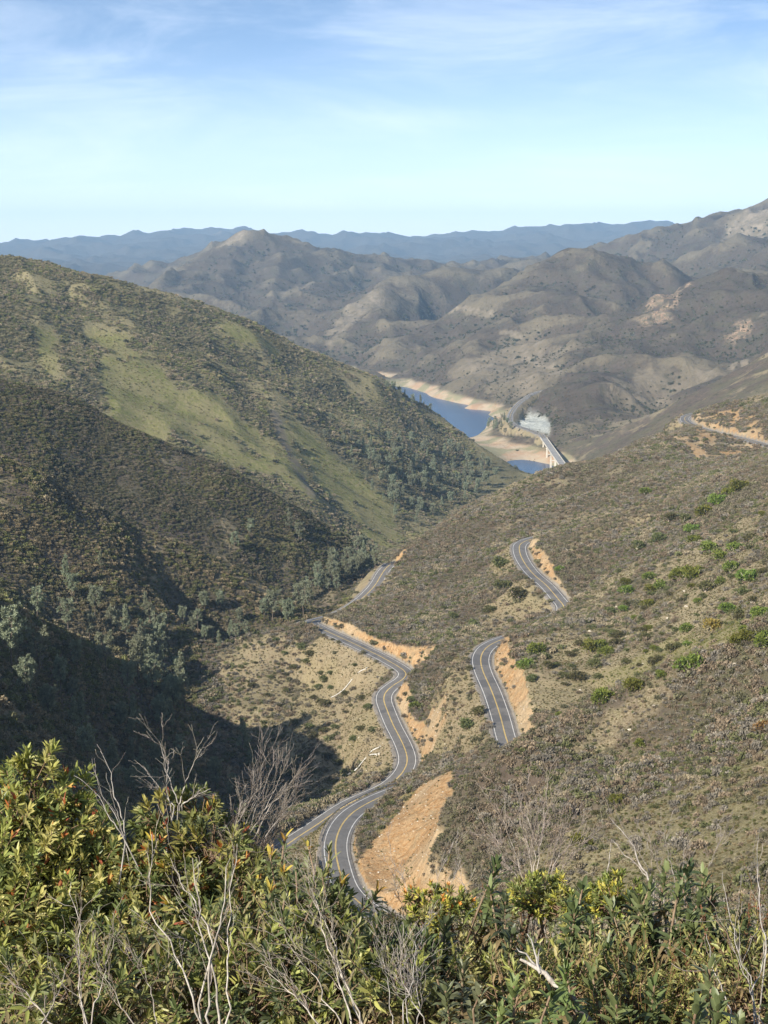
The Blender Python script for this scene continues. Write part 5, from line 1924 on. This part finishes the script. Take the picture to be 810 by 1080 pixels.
rosette_plant('yerba_santa', 'large dark clump of leaf rosettes right of the yellow bushes', 'shrub',
              [(702, 920, 7.2), (726, 912, 7.1), (742, 925, 7.1), (685, 938, 7.0), (715, 940, 7.0), (738, 950, 6.9), (750, 945, 7.0), (675, 950, 7.0), (725, 970, 6.9), (748, 975, 6.8)], 1014,
              per=34, pal=[(.036, .050, .022), (.050, .064, .028), (.070, .088, .034), (.09, .105, .045)])
rosette_plant('yerba_santa', 'fresh green rosette at the bottom edge, left of another like it', 'shrub', [(542, 1040, 5.8), (528, 1068, 5.7)], 1015, per=36, sub=1, leafL=.14,
              pal=[(.08, .11, .035), (.10, .125, .045)])
rosette_plant('yerba_santa', 'fresh green rosette at the bottom edge, between two others', 'shrub', [(581, 1048, 5.7), (596, 1022, 5.9)], 1016, per=36, sub=1, leafL=.14, pal=[(.09, .12, .04), (.075, .10, .035)])
rosette_plant('yerba_santa', 'broad-leaved upright rosette in the bottom right corner', 'shrub', [(748, 1022, 5.7), (757, 1058, 5.6), (735, 1062, 5.6)], 1017, per=30, sub=1, leafL=.15, leafW=.034,
              pal=[(.075, .092, .040), (.095, .108, .05)])
rosette_plant('yerba_santa', 'drooping grey green rosette low in the middle of the bottom edge', 'shrub', [(488, 1022, 6.2), (470, 1045, 6.1), (505, 1050, 6.0), (455, 1010, 6.5)], 1018, droop=.8,
              pal=[(.10, .105, .060), (.08, .09, .045)], sub=1)
rosette_plant('yerba_santa', 'dark rosettes among the thin stems at lower left of the yellow bush', 'shrub', [(430, 975, 7.0), (448, 988, 6.9), (470, 975, 7.0), (438, 1020, 6.6), (540, 985, 6.9), (560, 1000, 6.7)], 1019)
rosette_plant('yerba_santa', 'dark rosettes under the large clump toward the bottom right', 'shrub', [(640, 1000, 6.6), (665, 1015, 6.4), (625, 1030, 6.2), (690, 1040, 6.1), (650, 1060, 5.9)], 1020, droop=.6)
crown_bush('goldenbush', 'yellow leaved bush beside the foot of the orange cut slope', 'bush', [(442, 956, 7.7, .07), (458, 946, 7.8, .05), (478, 958, 7.6, .07), (452, 975, 7.5, .10), (495, 966, 7.6, .06)], 95, 16, .05, .012,
           YEL + OLV[:1], [(.45, .20, .05)], 1030, .1, .2, shootL=(.6, 1.1), up=.8)
crown_bush('goldenbush', 'yellow bush between the two tall rosette stems', 'bush', [(548, 944, 7.8, .06), (566, 936, 7.8, .06), (590, 940, 7.7, .06), (560, 960, 7.6, .11), (598, 962, 7.5, .09), (578, 950, 7.7, .05)], 130, 16, .05, .012,
           YEL + OLV[:2], None, 1031, .1, shootL=(.6, 1.1), up=.8)
crown_bush('goldenbush', 'brightest yellow bush touching the large dark rosette clump', 'bush', [(636, 944, 7.7, .06), (652, 933, 7.7, .06), (668, 946, 7.6, .06), (645, 962, 7.5, .10), (628, 956, 7.6, .05)], 110, 16, .05, .012,
           YEL, None, 1032, .1, shootL=(.6, 1.1), up=.8)
crown_bush('leafy_bush', 'olive bush filling the bottom middle behind the green rosettes', 'bush',
           [(430, 1055, 7.1, .22), (480, 1035, 7.3, .18), (520, 1035, 7.2, .20), (500, 1075, 6.8, .24), (560, 1060, 6.9, .24), (445, 1075, 6.6, .26), (550, 1085, 6.4, .26), (610, 1030, 7.2, .18), (600, 1065, 6.5, .26)],
           360, 16, .07, .014, OLV + TOY[:2], None, 1033, .3, shootL=(.6, 1.0), lowdead=(.26, .19, .09), up=.7)
crown_bush('leafy_bush', 'olive bush filling the bottom right under the large dark clump', 'bush',
           [(660, 1055, 6.9, .24), (700, 1045, 7.1, .22), (720, 1080, 6.7, .26), (770, 1050, 6.8, .24), (800, 1060, 6.6, .28), (660, 1080, 6.4, .26), (780, 1090, 6.3, .28), (810, 1030, 7.0, .22)],
           320, 16, .068, .013, OLV + TOY[:2], None, 1034, .3, shootL=(.6, 1.0), lowdead=(.26, .19, .09), up=.7)
wisp_bush('wispy yellow green shrub of thin upright wands at the right edge', [(765, 950, 7.0), (785, 940, 7.0), (803, 930, 7.1), (775, 985, 6.8), (800, 975, 6.8), (760, 1000, 6.6), (815, 955, 7)], 1040, 95, red=.2)
wisp_bush('thin upright feathery shrub under the large dark clump', [(690, 1005, 6.3), (705, 1000, 6.3), (720, 1010, 6.2), (700, 1035, 6.1), (676, 1030, 6.1)], 1041, 60)
wisp_bush('fine brownish feathery shrub between the orange slope foot and the tall rosette', [(480, 950, 7.6), (495, 940, 7.7), (505, 960, 7.5), (545, 960, 7.5), (430, 960, 7.7)], 1042, 60, red=.45)
wisp_bush('fine green feathery shrub at the foot of the road end', [(398, 962, 7.9), (415, 950, 8.0), (408, 975, 7.8), (430, 955, 7.9)], 1043, 45, pal=((.11, .15, .045), (.09, .12, .04)))

dead_shrub('slim bare whitish branches fanned out beside the tall left bush', [((133, 890, 8.0), (97, 800, 8.1)), ((132, 890, 8.0), (106, 792, 8.1)), ((131, 885, 8.0), (78, 818, 8.1)), ((130, 880, 8.0), (112, 815, 8.0))],
           1101, r0=.008, twigs=4, twigL=.16, levels=1)
dead_shrub('tall forked bare branches above the red-tipped bush', [((190, 850, 8.3), (168, 782, 8.4)), ((188, 850, 8.3), (212, 790, 8.3)), ((184, 850, 8.3), (155, 815, 8.4)), ((192, 848, 8.3), (222, 832, 8.3)), ((180, 850, 8.3), (178, 800, 8.4))],
           1102, r0=.009, twigs=6, twigL=.20, levels=2)
dead_shrub('dense grey dead thicket with fine twigs over the dark canyon', [((245, 900, 8.2), (298, 788, 8.4)), ((250, 900, 8.2), (280, 800, 8.4)), ((262, 890, 8.2), (315, 815, 8.3)), ((255, 895, 8.2), (300, 812, 8.3)),
                                                                             ((240, 890, 8.2), (272, 826, 8.3)), ((275, 890, 8.1), (318, 838, 8.2)), ((232, 880, 8.2), (262, 842, 8.3)), ((268, 900, 8.1), (305, 850, 8.2))],
           1103, r0=.009, twigs=10, twigL=.26, levels=2, tint=(.8, .78, .77))
dead_shrub('thicket of brittle grey twigs behind the long-leaved shrub', [((255, 960, 8.0), (245, 890, 8.1)), ((262, 960, 8.0), (270, 890, 8.1)), ((270, 960, 8.0), (285, 900, 8.0)), ((250, 960, 8.0), (232, 900, 8.1))],
           1104, r0=.006, twigs=14, twigL=.22, levels=2, tint=(.62, .56, .52))
dead_shrub('pair of long pale forked branches crossing the dark bottom bush', [((232, 1085, 5.9), (203, 905, 6.3)), ((222, 1085, 5.9), (243, 905, 6.3)), ((215, 1085, 5.9), (160, 880, 6.4)), ((238, 1080, 5.9), (250, 890, 6.4)), ((95, 1090, 6.0), (75, 930, 6.4)), ((225, 1000, 6.1), (180, 905, 6.3))],
           1105, r0=.012, twigs=5, twigL=.30, levels=2, tint=(1.1, 1.08, 1.04))
dead_shrub('leaning whitish branches low in the middle beside the road end', [((385, 1085, 5.9), (325, 930, 6.3)), ((380, 1080, 5.9), (330, 950, 6.3)), ((370, 1075, 5.9), (345, 990, 6.2)), ((362, 1085, 5.8), (300, 985, 6.2)), ((340, 1085, 5.8), (280, 1020, 6.0))],
           1106, r0=.010, twigs=8, twigL=.30, levels=2, tint=(1.08, 1.05, 1.0))
dead_shrub('tangle of thin pale sticks in the bottom left corner', [((90, 1088, 5.9), (80, 985, 6.1)), ((95, 1085, 5.9), (120, 990, 6.1)), ((150, 1088, 5.8), (100, 1010, 6.0)), ((60, 1085, 5.9), (5, 1030, 6.1)), ((165, 1085, 5.8), (140, 1000, 6.0)), ((40, 1085, 5.9), (75, 1010, 6.1))],
           1107, r0=.008, twigs=6, twigL=.28, levels=2, tint=(.9, .86, .82))
dead_shrub('pale dead bush of very fine twigs in front of the near slope', [((565, 940, 7.9), (555, 838, 8.2)), ((570, 940, 7.9), (578, 826, 8.2)), ((560, 940, 7.9), (530, 862, 8.2)), ((575, 940, 7.9), (600, 860, 8.2)), ((568, 940, 7.9), (545, 850, 8.2)), ((572, 935, 7.9), (590, 880, 8.1)),
                                                                              ((558, 935, 7.9), (515, 890, 8.1)), ((580, 935, 7.9), (612, 895, 8.1))],
           1108, r0=.006, twigs=13, twigL=.24, levels=2, tint=(.95, .9, .87))
dead_shrub('stout broken grey branch sloping above the brightest yellow bush', [((700, 945, 7.6), (645, 886, 7.9)), ((690, 935, 7.6), (643, 862, 7.9)), ((640, 935, 7.7), (645, 885, 7.9))], 1109, r0=.012, twigs=4, twigL=.2, levels=1, tint=(.9, .88, .86))
dead_shrub('thin grey dead twigs rising behind the large dark clump', [((712, 930, 7.7), (700, 880, 7.9)), ((720, 930, 7.7), (722, 885, 7.9)), ((690, 930, 7.7), (668, 890, 7.9)), ((740, 930, 7.6), (760, 885, 7.8)), ((700, 930, 7.7), (680, 885, 7.9))], 1110, r0=.006, twigs=8, twigL=.18, levels=2, tint=(.8, .78, .76))
dead_shrub('slanting bare branches at the right edge among the feathery wands', [((800, 1085, 5.9), (762, 920, 6.4)), ((805, 1080, 5.9), (770, 990, 6.2)), ((770, 1085, 5.8), (745, 985, 6.1)), ((808, 1000, 6.2), (800, 880, 6.6)), ((795, 1060, 5.9), (815, 960, 6.3))], 1111, r0=.008, twigs=5, twigL=.25, levels=1)
dead_shrub('upright thin bare sticks at the bottom, left of the drooping rosette', [((430, 1085, 6.0), (428, 1000, 6.3)), ((437, 1085, 6.0), (440, 1005, 6.3)), ((415, 1085, 6.0), (402, 1010, 6.3)), ((450, 1085, 6.0), (420, 1015, 6.2)), ((425, 1060, 6.0), (446, 975, 6.4))], 1112, r0=.007, twigs=8, twigL=.22, levels=2)
dead_shrub('pale thin sticks leaning before the foot of the orange bank', [((440, 960, 7.7), (412, 905, 7.9)), ((460, 960, 7.7), (484, 912, 7.9)), ((455, 955, 7.7), (478, 890, 7.9)), ((425, 960, 7.8), (415, 920, 8.0)), ((500, 960, 7.6), (483, 925, 7.8))], 1113, r0=.004, twigs=7, twigL=.16, levels=2)
# a snapped pale limb lying across the bushes
lr = np.random.default_rng(5)
p0, p1 = at(549, 1012, 6.3), at(592, 1042, 6.1)
root = empty('fallen_branch', tuple(p1))
tag(root, 'thick bleached broken limb lying across the bottom middle bushes', 'branch')
mb = MB()
mb.tube(wiggle(p0 - p1, (p1 - p1) + np.array([.03, -.02, -.02]), 9, .02, lr), np.linspace(.006, .015, 9), 8, (1.0, .97, .93))
mb.build('limb', M_DEAD, root, smooth=True)
mb = MB()
for e in ((556, 985, 6.4), (570, 1000, 6.4), (545, 1000, 6.4)):
    mb.tube(wiggle((p0 - p1) * .5, at(*e) - p1, 6, .04, lr), np.linspace(.007, .002, 6), 5, (1, 1, 1))
mb.tube(wiggle(np.array([.03, -.02, -.02]), np.array([.25, .1, -.35]), 6, .03, lr), np.linspace(.022, .014, 6), 6, (.8, .8, .8))
mb.tube(wiggle(np.array([.25, .1, -.35]), np.array([.35, .15, height(p1[0] + .35, p1[1] + .15) - p1[2] - .05]), 6, .03, lr), np.linspace(.014, .012, 6), 6, (.8, .8, .8))
mb.build('twigs', M_DEAD, root, smooth=True)

# ------------------------------------------------------------------ light, air, sky, camera
SUN_AZ, SUN_EL = math.radians(-137), math.radians(30)
sd = Vector((math.sin(SUN_AZ) * math.cos(SUN_EL), math.cos(SUN_AZ) * math.cos(SUN_EL), math.sin(SUN_EL)))
sl = bpy.data.lights.new('sun', 'SUN')
sl.energy = 5.0
sl.angle = math.radians(0.5)
sl.color = (1.0, 0.93, 0.82)
so = bpy.data.objects.new('sun', sl)
so.rotation_euler = sd.to_track_quat('Z', 'Y').to_euler()
col.objects.link(so)

world = bpy.data.worlds.new('World')
scene.world = world
world.use_nodes = True
nt = world.node_tree
for n in list(nt.nodes):
    nt.nodes.remove(n)
b = NB(nt)
wo = b.n('ShaderNodeOutputWorld')
bg = b.n('ShaderNodeBackground')
tc = b.n('ShaderNodeTexCoord').outputs['Generated']
mp = b.n('ShaderNodeMapping')
b.link(tc, mp.inputs[0])
mp.inputs['Scale'].default_value = (1, 1, 2.2)
nv = b.n('ShaderNodeVectorMath', operation='NORMALIZE')
b.link(mp.outputs[0], nv.inputs[0])
sky = b.n('ShaderNodeTexSky', sky_type='NISHITA')
sky.sun_disc = False
sky.sun_elevation = SUN_EL
sky.sun_rotation = SUN_AZ % (2 * math.pi)
sky.altitude = 700
sky.air_density = 1.0
sky.dust_density = 1.6
sky.ozone_density = 2.0
b.link(nv.outputs[0], sky.inputs[0])
# thin high cloud
cm = b.n('ShaderNodeMapping')
b.link(tc, cm.inputs[0])
cm.inputs['Scale'].default_value = (2.2, 2.2, 10.0)
cm.inputs['Rotation'].default_value = (0, math.radians(9), 0)
cn = b.noise(cm.outputs[0], 2.4, 7, 0.62, 0.5)
cf = b.math('MULTIPLY', b.ramp(cn, 0.38, 0.78), 0.40)
skyc = b.mix(cf, sky.outputs[0], (6.8, 7.3, 8.0))
sepz = b.n('ShaderNodeSeparateXYZ')
b.link(tc, sepz.inputs[0])
skyc = b.mix(b.ramp(sepz.outputs[2], 0.14, -0.01, 0.0, 0.55), skyc, (7.2, 7.9, 9.0))
skyc = b.mix(b.ramp(sepz.outputs[2], 0.05, -0.01, 0.0, 0.42), skyc, (11.2, 11.2, 11.4))
b.link(skyc, bg.inputs[0])
bg.inputs[1].default_value = 0.105
b.link(bg.outputs[0], wo.inputs[0])

zmin, zmax = float(Z.min()), float(Z.max())
mb = MB()
mb.box(0, 0, (zmin - 1 + max(zmax, 5) + 20) / 2, 50400, 50400, max(zmax, 5) + 20 - (zmin - 1))
m, nt, out = new_mat('air_haze')
b = NB(nt)
pv = b.n('ShaderNodeVolumePrincipled')
pv.inputs['Color'].default_value = (0.42, 0.69, 1.0, 1)
pv.inputs['Density'].default_value = 4.6e-5
b.link(pv.outputs[0], out.inputs[1])
hz = mb.build('haze', m)
tag(hz, 'thin pale blue air between the near slopes and the far mountains', 'haze', kind='stuff')

cam = bpy.data.cameras.new('camera')
cam.sensor_fit = 'VERTICAL'
cam.sensor_height = 24.0
cam.lens = 24.0 * F / H0
cam.clip_start = 0.1
cam.clip_end = 60000
co = bpy.data.objects.new('camera', cam)
co.rotation_euler = (math.pi / 2 - PITCH, 0, 0)
col.objects.link(co)
scene.camera = co

scene.view_settings.view_transform = 'Standard'
scene.view_settings.look = 'None'
scene.view_settings.gamma = 1.0
scene.view_settings.exposure = 0.92
scene.view_settings.use_curve_mapping = False
cy = scene.cycles
cy.max_bounces = 4
cy.diffuse_bounces = 2
cy.glossy_bounces = 2
cy.transmission_bounces = 2
cy.volume_bounces = 0
cy.transparent_max_bounces = 4
cy.use_denoising = True
cy.use_adaptive_sampling = True
cy.caustics_reflective = False
cy.caustics_refractive = False
